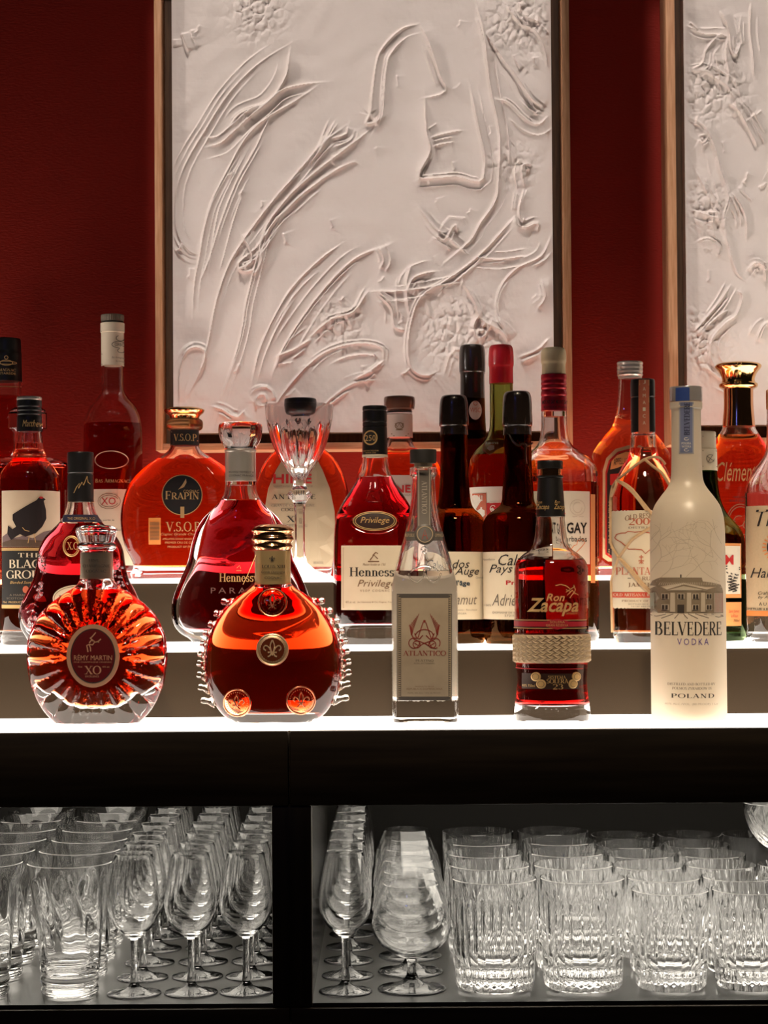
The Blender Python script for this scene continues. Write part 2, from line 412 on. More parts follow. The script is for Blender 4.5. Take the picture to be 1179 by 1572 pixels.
# ------------------------------------------------------------------ pictures in relief
OAK = wood('oak_frame', (.50, .24, .115), (.66, .36, .20), 420, 2, .5)
OAKH = wood('oak_frame_lying', (.50, .24, .115), (.66, .36, .20), 420, 0, .5)
TRAY = wood('walnut_tray', (.06, .028, .012), (.11, .055, .025), 300, 2, .6)
def canvas_mat():
    m, nt, out = nodes('white_plaster_paint')
    b = nt.nodes.new('ShaderNodeBsdfPrincipled'); nt.links.new(b.outputs[0], out.inputs[0])
    b.inputs['Base Color'].default_value = (.80, .72, .67, 1); b.inputs['Roughness'].default_value = .55
    tc = nt.nodes.new('ShaderNodeTexCoord')
    h = None
    for sc, st in (((1500, 1500, 1500), .35), ((60, 60, 900), .35), ((130, 130, 130), .8)):
        mp = nt.nodes.new('ShaderNodeMapping'); mp.inputs['Scale'].default_value = sc; nt.links.new(tc.outputs['Object'], mp.inputs[0])
        n = nt.nodes.new('ShaderNodeTexNoise'); n.inputs['Scale'].default_value = 1; n.inputs['Detail'].default_value = 5
        nt.links.new(mp.outputs[0], n.inputs['Vector'])
        mu = nt.nodes.new('ShaderNodeMath'); mu.operation = 'MULTIPLY_ADD'; mu.inputs[1].default_value = st
        nt.links.new(n.outputs['Fac'], mu.inputs[0])
        if h: nt.links.new(h.outputs[0], mu.inputs[2])
        h = mu
    bp = nt.nodes.new('ShaderNodeBump'); bp.inputs['Strength'].default_value = .28; bp.inputs['Distance'].default_value = .0012
    nt.links.new(h.outputs[0], bp.inputs['Height']); nt.links.new(bp.outputs[0], b.inputs['Normal'])
    return m
CANV = canvas_mat()
S1 = """395,110 330,150 270,200 215,265 165,345 120,420 95,480 85,540 85,600 100,640 125,670 145,675
480,215 420,225 370,240 330,275 285,310 240,350 205,380 165,390
475,218 400,270 320,320 270,370 225,450 180,540 160,620 150,680 135,760 130,850
345,290 300,390 250,480 210,580 175,690 150,750
540,330 470,390 400,470 340,540 280,620 230,700 195,800 175,900 155,980
545,335 540,355 500,370
575,435 560,430 500,460 420,520 350,590 300,660 255,700 260,720 290,720 300,700
640,310 560,380 480,440 400,510 330,600 300,700 275,800 260,890 240,960 205,1060
530,645 470,690 400,760 350,840 310,930 290,1010
635,655 560,690 480,770 420,850 370,930 340,1000
625,655 640,690 630,715
735,60 690,75 650,110 625,150 612,230 605,300 597,330 640,310
735,60 760,110 790,200 805,240 740,260
640,960 635,925 560,915 480,940 420,990 370,1050 350,1080
640,960 600,990 560,1010
620,1010 560,1020 500,1060 440,1120
95,1080 95,1020 100,970 120,930 150,925 165,940 160,970 120,1050
750,240 755,350 765,400 735,470 765,475 830,470 905,475 885,300 870,230
765,365 800,355 850,345
885,0 905,80 920,200 930,260 945,330 950,400 945,470 940,530 900,590 870,640 800,700
930,260 975,275 1010,310 1050,330 1075,310
960,0 1000,60 1040,80 1060,110 1080,180
990,200 1030,260 1070,290
905,80 960,160 1000,210 1050,300
1000,0 1010,40 1060,60
990,575 960,610 905,670 850,715 800,750 740,790 715,850 705,920 715,980 750,1000 790,985
990,575 1000,600 1020,605 1050,595 1050,615
880,685 950,690 1020,680
1090,620 1060,680 1000,710 960,750 940,800 945,850 975,900
730,545 770,600 820,640 870,680
600,775 680,775 760,765 850,750
850,750 880,800 900,850 950,880 975,910
715,700 700,760 710,850
1015,500 1000,560 1010,600
1040,440 1010,440 1015,500
1060,740 1070,790 1050,820
620,780 660,820 670,870 700,880
440,900 500,850 560,830 600,770
350,950 400,930 450,900
300,1090 300,1060 320,1050 330,1070
180,1080 210,1090 250,1110 270,1090
510,320 470,400 440,440
100,85 110,110 120,135
230,330 260,300 330,270 380,200 390,130
260,620 290,690 250,720
930,850 900,900 880,870 900,830
800,1000 830,930 870,960
1000,950 1050,930 1080,900
780,620 800,640 830,600 840,620
700,780 720,740 780,720"""
S2 = """180,90 230,120 290,125 330,130
290,130 250,180 235,230 200,250
330,130 320,200 330,260 325,310
300,30 330,100 350,200 380,150
190,260 240,260 290,290 330,320 360,400 340,420
330,370 370,410 410,480 440,540
195,430 240,460 280,540 300,620 330,720 310,800 330,900 360,990 400,1030
205,610 250,700 290,790 300,820
210,770 260,790 300,800
215,880 260,870 300,900 290,940
400,990 430,960 460,980 470,1030
360,1060 380,1080 360,1150 320,1180 270,1240 265,1310 300,1370
200,1220 250,1160 300,1100 340,1040
430,1250 450,1200 470,1180 560,1150
415,0 410,100 420,200 425,280
220,510 240,520 255,500
470,700 520,600 600,500 640,350
480,1100 560,1000 600,900
340,700 390,780 400,880
500,200 560,260 600,400
230,1330 330,1400 420,1420"""
def relief(strokes, scale, ox, oy, bx, yw, cracks):
    """height field in metres over the canvas: ridges and plateaus left by the palette knife"""
    x0, x1, z0, z1 = bx
    nx = int((x1 - x0) / .00105); nz = int((z1 - z0) / .00105)
    X, Z = np.meshgrid(np.linspace(x0, x1, nx), np.linspace(z0, z1, nz))
    H = np.zeros_like(X); rnd = random.Random(3)
    def field(fn, st):
        xs_, zs_ = X[0][::st], Z[:, 0][::st]
        G = np.array([[fn(p, q) for p in xs_] for q in zs_])
        G = np.array([np.interp(X[0], xs_, r_) for r_ in G])
        return np.array([np.interp(Z[:, 0], zs_, G[:, k]) for k in range(nx)]).T
    wob = field(lambda p, q: noise.noise((p * 45, 3.1, q * 45)), 5)
    wob2 = field(lambda p, q: noise.noise((p * 140, 9.1, q * 140)), 3)
    ALL = []
    for line in strokes.split('\n'):
        P = [tuple(float(q) for q in p.split(',')) for p in line.split()]
        W = [U(ox + a / scale, oy + b / scale, yw) for a, b in P]
        W = spline([(q.x, q.z) for q in W], 4); ALL.append((W, 1.0))
        for _ in range(3):                                     # thin knife edges running beside the stroke
            n = len(W); i0 = rnd.randrange(0, max(1, n // 2)); i1 = min(n, i0 + rnd.randrange(4, max(5, n)))
            if i1 - i0 < 3: continue
            o = rnd.choice((-1, 1)) * rnd.uniform(.003, .014); g = rnd.uniform(-.006, .006); V = []
            for k in range(i0, i1):
                u = np.array(W[min(k + 1, n - 1)]) - np.array(W[max(k - 1, 0)]); u = u / (np.hypot(*u) + 1e-9)
                oo = o + g * (k - i0) / (i1 - i0); V.append((W[k][0] - u[1] * oo, W[k][1] + u[0] * oo))
            ALL.append((V, rnd.uniform(.3, .6)))
    for _ in range(46):                                        # short flecks and drips
        px_, pz_ = rnd.uniform(x0, x1), rnd.uniform(z0, z1); an = rnd.uniform(.4, 1.7); l = rnd.uniform(.006, .022)
        ALL.append(([(px_ + math.cos(an) * l * t + .002 * math.sin(5 * t), pz_ + math.sin(an) * l * t) for t in (0, .3, .6, 1)], rnd.uniform(.35, .7)))
    for W, fine in ALL:
        hgt = rnd.uniform(.0020, .0036); wd = rnd.uniform(.0018, .0032); side = rnd.choice((1, 1, -1)); pl = rnd.uniform(.004, .010)
        if fine < 1: hgt *= fine; wd *= max(fine, .5)
        best = np.full(X.shape, 9.0); sgn = np.zeros(X.shape); par = np.zeros(X.shape)
        for i in range(len(W) - 1):
            ax, az = W[i]; bx_, bz = W[i + 1]; dx, dz = bx_ - ax, bz - az; L2 = dx*dx + dz*dz + 1e-12
            m = (X > min(ax, bx_) - .03) & (X < max(ax, bx_) + .03) & (Z > min(az, bz) - .03) & (Z < max(az, bz) + .03)
            if not m.any(): continue
            xx, zz = X[m], Z[m]
            t = np.clip(((xx - ax) * dx + (zz - az) * dz) / L2, 0, 1)
            d = np.hypot(xx - ax - t * dx, zz - az - t * dz); s = np.sign((xx - ax) * dz - (zz - az) * dx)
            bb = best[m]; k = d < bb
            bb[k] = d[k]; best[m] = bb
            ss = sgn[m]; ss[k] = s[k]; sgn[m] = ss
            pp = par[m]; pp[k] = (i + t[k]) / (len(W) - 1); par[m] = pp
        dd = best + wob * .0010
        fade = np.clip(np.sin(np.pi * np.clip(par, .02, .98)) * 2.5, 0, 1)
        if (W[-1][0] - W[0][0]) + (W[-1][1] - W[0][1]) < 0: sgn = -sgn
        ds = sgn * np.maximum(dd, 0)
        step = np.where(ds > 0, np.exp(-np.maximum(ds, 0) / pl), np.exp(np.minimum(ds, 0) / (.0006 + .0004 * fine)))
        ridge = np.exp(-np.maximum(dd, 0) ** 2 / (wd * .5) ** 2) * .45
        step = np.where(best > 1, 0, step)
        H += (step * .75 + ridge * (.8 + .4 * wob)) * hgt * fade
    H += wob * .0007 + wob2 * .00018
    def vor(p, q):
        v = noise.voronoi((p * 75 + .6 * math.sin(q * 60), 1.0, q * 60))[0]; return min((v[1] - v[0]) * 3, .5)
    cel = field(vor, 2)
    fib = field(lambda p, q: noise.noise((p * 260 + q * 90, 4.0, q * 110)), 2)
    for (cx, cz, r_) in cracks:                                # thick crackled patches
        m = np.exp(-((X - cx) ** 2 + (Z - cz) ** 2) / r_ ** 2)
        H += m * cel * .0030 + m * (wob2 + fib) * .0010
    H += .00006 * fib
    H = np.minimum(H * 1.9, .006 + .6 * H)
    return X, Z, H
def picture(label, strokes, sc, ox, oy, px, bot, cracks, x_right=None):
    """px: outer edge, inner lip, canvas edge left, then right"""
    yl, yc = .396, .404
    zt = 1.03
    L = [U(p, 300, yl if i < 2 else yc).x for i, p in enumerate(px[:3])]
    Rr = [U(p, 300, yl if i > 0 else yc).x for i, p in enumerate(px[3:])] if x_right is None else [x_right - .024, x_right - .0095, x_right]
    b = [U(560, bot[0], yl).z, U(560, bot[1], yl).z, U(560, bot[2], yc).z]
    t = thing('relief_painting', label, 'painting', (0, 0, 0))
    yb = YW - .0005
    box(MB(), L[0], L[1], yl, yb, b[0], zt, .0006).build('frame_rail', OAK, t)
    box(MB(), Rr[1], Rr[2], yl, yb, b[0], zt, .0006).build('frame_rail', OAK, t)
    box(MB(), L[1] + .0001, Rr[1] - .0001, yl, yb, b[0], b[1], .0006).build('frame_rail', OAKH, t)
    box(MB(), L[1] + .0001, Rr[1] - .0001, yl, yb, zt - (b[1] - b[0]), zt, .0006).build('frame_rail', OAKH, t)
    box(MB(), L[1], Rr[1], yb - .012, yb - .002, b[1], zt - .01).build('frame_tray', TRAY, t, smooth=False)
    bx = (L[2], Rr[0], b[2], zt - .022)
    X, Z, H = relief(strokes, sc, ox, oy, bx, yc, cracks)
    nz, nx = X.shape
    ed = np.minimum(np.minimum(X - bx[0], bx[1] - X), np.minimum(Z - bx[2], bx[3] - Z))
    H = H * np.clip(ed / .006, .15, 1)
    vs = np.stack([X, yc + .006 - H, Z], -1).reshape(-1, 3)
    I = np.arange(nx * nz).reshape(nz, nx)
    fs = np.stack([I[:-1, :-1], I[:-1, 1:], I[1:, 1:], I[1:, :-1]], -1).reshape(-1, 4)
    rim = list(I[0]) + list(I[1:, -1]) + list(I[-1, :-1][::-1]) + list(I[1:-1, 0][::-1])
    m = MB(); m.v = [tuple(v) for v in vs]; m.f = [tuple(int(i) for i in f) for f in fs]
    o = len(m.v); m.v += [(m.v[i][0], yb - .0125, m.v[i][2]) for i in rim]; n = len(rim)
    m.f += [(int(rim[(k + 1) % n]), int(rim[k]), o + k, o + (k + 1) % n) for k in range(n)]
    m.build('canvas', CANV, t, ang=60)
    return t
def cw(cx, cy, sc, ox, oy, r): p = U(ox + cx / sc, oy + cy / sc, .404); return (p.x, p.z, r)
C1 = [cw(1000, 60, 1.734, 220, 0, .045), cw(850, 880, 1.734, 220, 0, .05), cw(520, 860, 1.734, 220, 0, .03), cw(300, 20, 1.734, 220, 0, .035), cw(980, 430, 1.734, 220, 0, .03)]
C2 = [cw(280, 330, 2.382, 980, 0, .04), cw(230, 1250, 2.382, 980, 0, .04), cw(260, 760, 2.382, 980, 0, .035)]
picture('white relief painting with sweeping palette-knife strokes in oak frame, whole width in view', S1, 1.734, 220, 0, (237.5, 248.5, 264, 848.5, 864.5, 876), (689.5, 679, 663), C1)
picture('white cracked relief painting in oak frame, cut off at the right edge', S2, 2.382, 980, 0, (1025, 1038.5, 1053), (686, 676, 656), C2, .90)
# ------------------------------------------------------------------ bottles
class Bottle:
    """profile in photo pixels, bottom to top: (py, half width[, depth ratio]) ; the thing stands at depth yw on a step of height zs"""
    def __init__(s, name, label, cx, cyref, yw, zs, prof, n=2., ratio=1., mat=GL, seg=56, wall=.0032, base=.010, level=None,
                 liq=None, fill=None, cat='bottle', group=None, air_top=None, sub=5, fn=None, lprof=None, nmax=None, hollow=True):
        p = U(cx, cyref, yw); s.x, s.yw, s.zs = p.x, yw, zs
        s.cx, s.cyref = cx, cyref
        s.sc = (yw - CAM.y) / F
        s.root = thing(name, label, cat, (s.x, yw, zs), group)
        P = s.conv(prof, ratio); P[0] = (0.0,) + tuple(P[0][1:])
        D = spline(P, sub)
        s.zz = np.array([d[0] for d in D]); s.rr = np.array([d[1] for d in D]); s.qq = np.array([d[2] for d in D])
        s.n = n; s.fn = fn; s.caps = []; s.mono()
        s.off = 0.0
        if mat is not None:
            mb = MB()
            rings = [(d[0], max(d[1], 1e-4), max(d[1] * d[2], 1e-4), s.nz(d[0])) for d in D]
            b = rings[0]
            punt = [(b[0] + .0022, b[1] * .55, b[2] * .55, b[3]), (b[0] + .0008, b[1] * .80, b[2] * .80, b[3]), (b[0], b[1] * .88, b[2] * .88, b[3])]
            loft(mb, punt + rings, seg, fn=fn)
            lz = s.z(level) if level else None
            top = s.z(air_top) if air_top else s.zz[-1] - .004
            if level and hollow:
                zs_ = np.linspace(lz + .0004, top, 26)
                loft(mb, [(z, *s.inner(z, wall), s.nz(z)) for z in zs_], seg, flip=True)
            elif hollow:
                zs_ = np.linspace(base, top, 40)
                loft(mb, [(z, *s.inner(z, wall), s.nz(z)) for z in zs_], seg, flip=True)
            s.glass = mb.build('glass_body', mat, s.root)
            if liq is not None:
                lb = MB()
                if lprof:
                    L = spline(s.conv(lprof, ratio), 5)
                    loft(lb, [(d[0], max(d[1], 1e-4), max(d[1] * d[2], 1e-4), s.nz(d[0])) for d in L], seg, fn=fn)
                else:
                    h = .006; zs_ = list(base + h * np.array([0, .05, .2, .5])) + list(np.linspace(base + h, lz, 34))
                    sh_ = [.86, .94, .98, 1.0] + [1] * 34
                    loft(lb, [(z, *(q * k for q in s.inner(z, wall)), s.nz(z)) for z, k in zip(zs_, sh_)], seg, fn=fn)
                s.liq = lb.build('liquid', liq, s.root)
    def nz(s, z): return s.n(z) if callable(s.n) else s.n
    def conv(s, prof, ratio):
        out = []
        for p in prof:
            c = ('c',) if 'c' in p else (); q = [a for a in p if a != 'c']
            out.append((s.z(q[0]), q[1] * s.sc, (q[2] if len(q) > 2 else ratio)) + c)
        return out
    def mono(s):
        z = s.zz.copy()
        for i in range(1, len(z)): z[i] = max(z[i], z[i - 1] + 1e-7)
        s.zz = z
    def z(s, py): return U(s.cx, py, s.yw).z - s.zs
    def rx(s, z):
        r = float(np.interp(z, s.zz, s.rr))
        for a, b, c in s.caps:
            if a[0] <= z <= a[-1]: r = max(r, float(np.interp(z, a, b)))
        return r
    def ry(s, z):
        r = float(np.interp(z, s.zz, s.rr * s.qq))
        for a, b, c in s.caps:
            if a[0] <= z <= a[-1]: r = max(r, float(np.interp(z, a, c)))
        return r
    def inner(s, z, t):
        ds = np.linspace(-t, t, 9); e = np.sqrt(t * t - ds * ds)
        a = np.interp(z + ds, s.zz, s.rr) - e; b = np.interp(z + ds, s.zz, s.rr * s.qq) - e
        return max(float(a.min()), .001), max(float(b.min()), .001)
    def loc(s, px, py, yf=None):
        """photo pixel -> local x, z on the front of the thing"""
        if yf is None:
            z = s.z(py); yf = s.yw - s.ry(max(z, 0)) * .9
        p = U(px, py, yf); return p.x - s.x, p.z - s.zs
    def surf(s, x, z, off):
        rx, ry, n = s.rx(z), s.ry(z), s.nz(z)
        k = min(abs(x) / max(rx, 1e-5), .9995)
        y = -ry * (1 - k ** n) ** (1 / n)
        nx, ny = math.copysign(k ** (n - 1), x) / max(rx, 1e-5), -((-y / ry) ** (n - 1)) / max(ry, 1e-5)
        l = math.hypot(nx, ny) or 1
        xx = math.copysign(min(abs(x), rx * .9995), x)
        p = (xx + nx / l * off, y + ny / l * off, z)
        if s.fn:
            q = s.fn(xx, y, z); p = (p[0], p[1] + q[1] - y, z)
        return p
    # --- parts
    def cap(s, name, prof, mat, seg=40, ratio=1., fn=None, label=None, parent=None, ang=35, n=2., sub=4, cx=None):
        D = spline(s.conv(prof, ratio), sub); m = MB()
        s.caps.append((np.array([d[0] for d in D]), np.array([d[1] for d in D]), np.array([d[1] * d[2] for d in D])))
        loft(m, [(d[0], max(d[1], 1e-4), max(d[1] * d[2], 1e-4), n) for d in D], seg, fn=fn)
        return m.build(name, mat, parent or s.root, ang=ang, label=label)
    def label(s, name, x0, y0, x1, y1, mat, off=.0004, nx=22, nz=8, parent=None, label=None, edge=None):
        """paper conforming to the front of the bottle between photo pixels"""
        m = MB(); vs = []
        for j in range(nz + 1):
            py = y1 + (y0 - y1) * j / nz
            for i in range(nx + 1):
                t = -math.cos(math.pi * i / nx) * .5 + .5
                px = x0 + (x1 - x0) * t
                x, z = s.loc(px, py + (edge(px) if edge and j in (0, nz) else 0)); vs.append(s.surf(x, z, off))
        fs = [(j*(nx+1) + i, j*(nx+1) + i + 1, (j+1)*(nx+1) + i + 1, (j+1)*(nx+1) + i) for j in range(nz) for i in range(nx)]
        m.add(vs, fs)
        return m.build(name, mat, parent or s.root, label=label)
    def back_label(s, name, hw, y0, y1, mat, edge=0., label=None):
        m = MB(); vs = []; nx = 40
        for j, py in enumerate((y1, y0)):
            for i in range(nx + 1):
                x = (-1 + 2 * i / nx) * hw * s.sc; z = s.z(py) + (edge * math.sin(i * 1.9) + edge * math.sin(i * .77) if j == 0 else 0)
                p = s.surf(x, z, .0004); vs.append((p[0], -p[1], z))
        m.add(vs, [(i + 1, i, nx + 1 + i, nx + 2 + i) for i in range(nx)]); return m.build(name, mat, s.root, label=label)
    def put(s, name, vs, fs, mat, off=.0009, parent=None, sub=False, label=None):
        """2D drawing given in photo pixels (y down) laid on the front"""
        if sub:
            bm = bmesh.new(); bv = [bm.verts.new((a, b, 0)) for a, b in vs]
            for f in fs:
                try: bm.faces.new([bv[i] for i in f])
                except ValueError: pass
            bmesh.ops.triangulate(bm, faces=bm.faces[:])
            for _ in range(3):
                es = [e for e in bm.edges if e.calc_length() > sub]
                if es: bmesh.ops.subdivide_edges(bm, edges=es, cuts=1)
            bmesh.ops.triangulate(bm, faces=bm.faces[:]); bm.verts.index_update()
            vs = [(v.co.x, v.co.y) for v in bm.verts]; fs = [[v.index for v in f.verts] for f in bm.faces]; bm.free()
        m = MB(); m.add([s.surf(*s.loc(a, b), off) for a, b in vs], fs)
        return m.build(name, mat, parent or s.root, smooth=False, label=label)
    def text(s, txt, x0, y0, x1, y1, mat, style='sans', parent=None, off=.0009, name='lettering', rot=0, arch=0.):
        vs, fs = glyphs(txt, style)
        if not vs: return
        a = np.array(vs); lo, hi = a.min(0), a.max(0)
        u = (a - lo) / np.maximum(hi - lo, 1e-6)
        if rot: u = np.stack([u[:, 1], 1 - u[:, 0]], 1) if rot > 0 else np.stack([1 - u[:, 1], u[:, 0]], 1)
        P = [(x0 + (x1 - x0) * p, y1 + (y0 - y1) * q + arch * (2 * p - 1) ** 2) for p, q in u]
        return s.put(name, P, fs, mat, off, parent)
    def line(s, pts, wd, mat, name='drawing', parent=None, off=.0009, closed=False, label=None):
        vs, fs = ribbon(pts, wd, closed); return s.put(name, vs, fs, mat, off, parent, label=label)
    def lines(s, L, wd, mat, name='drawing', parent=None, off=.0009, label=None):
        V = []; Fc = []
        for pts in L:
            vs, fs = ribbon(pts, wd); o = len(V); V += vs; Fc += [tuple(i + o for i in f) for f in fs]
        return s.put(name, V, Fc, mat, off, parent, label=label)
    def disc(s, name, cx, cy, rx, ry, mat, off=.0006, parent=None, thick=None, label=None, n=36):
        if not thick:
            vs = [(cx, cy)]; fs = []
            for k, q in enumerate((.33, .66, 1.0)):
                vs += [(cx + rx * q * math.sin(2*math.pi*i/n), cy + ry * q * math.cos(2*math.pi*i/n)) for i in range(n)]
            fs = [(0, 1 + i, 1 + (i+1) % n) for i in range(n)]
            for k in range(2):
                o = 1 + k*n; fs += [(o + i, o + n + i, o + n + (i+1) % n, o + (i+1) % n) for i in range(n)]
            return s.put(name, vs, fs, mat, off, parent, label=label)
        m = MB(); rows = []
        for q, h in ((1.0, -.001), (1.0, thick * .7), (.93, thick), (.5, thick * 1.1), (.02, thick * 1.12)):
            rows.append([s.surf(*s.loc(cx + rx*q*math.sin(2*math.pi*i/n), cy - ry*q*math.cos(2*math.pi*i/n)), off + h) for i in range(n)])
        vs = sum(rows, []); fs = []
        for k in range(len(rows) - 1): fs += [(k*n + i, (k+1)*n + i, (k+1)*n + (i+1) % n, k*n + (i+1) % n) for i in range(n)]
        o = (len(rows) - 1) * n; fs.append(tuple(o + i for i in range(n))); fs.append(tuple(reversed(range(n))))
        m.add(vs, [tuple(reversed(f)) for f in fs]); return m.build(name, mat, parent or s.root, label=label)
    def ring(s, name, cx, cy, rx, ry, r, mat, off=.0005, parent=None, n=44, label=None):
        m = MB(); tube(m, [s.surf(*s.loc(cx + rx*math.sin(2*math.pi*i/n), cy + ry*math.cos(2*math.pi*i/n)), off) for i in range(n)], r, 8, closed=True)
        return m.build(name, mat, parent or s.root, label=label)
    def cords(s, name, L, r, mat, off=.001, parent=None, flat=1.0, label=None):
        m = MB()
        for pts in L:
            P = spline(pts, 4) if len(pts) > 2 else pts
            tube(m, [s.surf(*s.loc(a, b), off) for a, b in P], r, 6, flat)
        return m.build(name, mat, parent or s.root, label=label)
    def bumps(s, name, pts, r, mat, parent=None, off=0., label=None):
        m = MB()
        for (a, b, *k) in pts:
            p = Vector(s.surf(*s.loc(a, b), off)); q = r * (k[0] if k else 1)
            ring = [(.0, -1), (.71, -.7), (1, 0), (.71, .7), (0, 1)]
            lathe(m, [(c * q, d * q) for c, d in ring], 8, off=p)
        return m.build(name, mat, parent or s.root, label=label)
def rectline(x0, y0, x1, y1): return [(x0, y0), (x1, y0), (x1, y1), (x0, y1)]
def fleur(cx, cy, r):
    """fleur-de-lis strokes about a centre"""
    q = lambda pts: [(cx + a * r, cy + b * r) for a, b in pts]
    return [q([(0, -.75), (.16, -.35), (.1, .1), (0, .45)]), q([(0, -.75), (-.16, -.35), (-.1, .1), (0, .45)]),
            q([(.08, .15), (.3, -.2), (.55, -.3), (.66, -.08), (.5, .08)]), q([(-.08, .15), (-.3, -.2), (-.55, -.3), (-.66, -.08), (-.5, .08)]),
            q([(-.35, .22), (.35, .22)]), q([(.05, .25), (.22, .5), (.35, .55)]), q([(-.05, .25), (-.22, .5), (-.35, .55)])]
COGNAC = liquid('cognac', (.66, .007, .0004)); FRAP = liquid('amber_cognac', (.95, .20, .015))
CRIM = liquid('crimson_cognac', (.17, .0004, .0008)); RUM = liquid('amber_rum', (.95, .46, .14)); DARK = liquid('dark_armagnac', (.45, .02, .008))
PALE = liquid('clear_spirit', (.98, .96, .92)); BROWNR = liquid('brown_rum', (.70, .12, .03)); ROSE = liquid('tawny_rum', (.70, .045, .012))
BROWNG = glass('brown_bottle_glass', (.40, .22, .10)); GREENG = glass('green_bottle_glass', (.30, .42, .22)); OLIVE = glass('olive_bottle_glass', (.72, .74, .48))
CALV = liquid('dark_calvados', (.35, .09, .02))
WAXB = pm('brown_black_wax', (.018, .011, .008), .25, coat=.4, bump=(90, .4))
WAXR = pm('red_wax', (.55, .012, .02), .35, coat=.3, bump=(120, .25))
WAXC = pm('cream_wax', (.74, .60, .36), .45, bump=(120, .25))
REDF = pm('red_foil', (.50, .012, .03), .3, .3)
PINKP = pm('pink_grey_paper', (.60, .45, .38), .7)
GREYC = pm('grey_brown_cap', (.16, .12, .08), .5)
BROWNC = pm('brown_stopper', (.13, .05, .03), .3, coat=.5)
ORANGEP = pm('orange_paper', (.80, .32, .10), .65)
TERRA = pm('terracotta_print', (.50, .12, .06), .7)
GILT = pm('gilt_metal', (.85, .52, .22), .12, 1)
def knurl(k, a):
    def fn(x, y, z):
        t = math.atan2(x, -y); q = 1 + a * math.cos(k * t); return (x * q, y * q, z)
    return fn

# ---- back step
b = Bottle('armagnac_bottle', 'dark armagnac bottle with black capsule cut off by the left edge', 10, 600, .398, Z3,
    [(884, 38), (876, 40), (740, 40), (715, 34), (695, 22), (660, 20), (600, 23), (588, 22.5), (540, 22)], mat=GL, level=608, liq=DARK, seg=40)
b.cap('capsule', [(586, 24, 'c'), (560, 23.3), (542, 23, 'c'), (541, 22.4, 'c'), (523, 22), (520, 20), (519.6, 1)], BLACK)
b.text('ARMAGNAC', -8, 566, 23, 570, GOLDI, 'serif'); b.text('CASTARÈDE', -8, 571, 23, 575, GOLDI)
b.lines([arcpts(10, 557, 9, 4, 0, 360), arcpts(10, 557, 14, 2.4, 0, 360), arcpts(10, 549, 2.5, 2.5, 0, 360)], .9, GOLDI, 'emblem')
b.line([(-14, 592), (34, 592)], 1.2, GOLDI, 'gold_line', off=.0006)

b = Bottle('square_decanter', 'wide dark red decanter with flat shoulders behind the bird-label bottle', 43, 760, .305, Z3,
    [(885, 60), (880, 62, 'c'), (724, 62, 'c'), (712, 61), (706, 52), (701, 30), (696, 24), (664, 21.5, 1.2), (658, 29, 1.0, 'c'), (634, 29, 1., 'c')], n=lambda z: 4.5 if z < .145 else 2.2, ratio=.62,
    level=716, liq=DARK, wall=.004, air_top=660)
b.cap('glass_stopper', [(634, 26), (630, 27), (626, 20), (624, 4)], GL)

b = Bottle('armagnac_bottle', 'tall armagnac bottle with round shoulders, cream neck label and grey cap', 173.5, 700, .372, Z3,
    [(884, 42), (880, 45, 'c'), (668, 45), (652, 44), (637, 41), (624, 35), (613, 26), (604, 19.5), (595, 17.5), (570, 17), (496, 17)], level=651, liq=DARK, air_top=500)
b.cap('cap', [(494, 17.2, 'c'), (486, 17.4), (483.5, 16.5), (483, 1)], GREYC, fn=knurl(40, .02), seg=120, n=2)
nl = b.cap('neck_label', [(562, 17.4, 'c'), (511, 17.5, 'c'), (510.5, 18.4, 'c'), (497, 18.4, 'c'), (496, 17.6)], CREAM, label='cream paper neck label')
b.lines([[(156, 543), (189, 543)], [(156, 558.5), (189, 558.5)], [(155, 508), (190, 508)]], .9, INK, 'printed_line', nl)
b.text('CERBOIS', 176, 526, 191, 531, INK, 'sans', nl); b.lines([arcpts(183, 529, 11, 5, 90, 360), arcpts(183, 519, 5, 4, 0, 250), arcpts(184, 538, 4, 3, 0, 250)], .8, INK, 'ornament', nl)
b.text('Bas Armagnac', 172, 547, 189, 551, INKG, 'it', nl); b.text('Bas Armagnac', 178, 553, 190, 556, INKG, 'sans', nl)
lb = b.label('front_label', 139, 751, 209, 868, CREAM)
b.text('XO', 156.5, 764, 178, 775, REDI, 'sans', lb); b.lines([arcpts(168, 769.5, 17, 12, 0, 360), arcpts(168, 769.5, 14, 9, 20, 340)], .7, INKB, 'ornament', lb)
b.text('elle porte le', 150, 797, 176, 801, INKG, 'it', lb); b.text('Bas Armagnac Millesime', 148, 812, 190, 816, INKG, 'it', lb)
b.line(rectline(143, 754, 205, 790), .6, INKB, 'printed_border', lb, closed=True)
b.text('BAS ARMAGNAC', 147, 735, 197, 741, GOLDI, 'serif caps'); b.text('CERBOIS', 145, 678, 198, 690, GL, 'serif', name='embossed_lettering')
b.ring('embossed_oval', 171, 706, 25, 13.5, .0006, pm('pale_gilt_line', (.75, .5, .35), .3, .5)); b.text('1971', 158, 701, 186, 712, GL, 'sans', name='embossed_lettering')

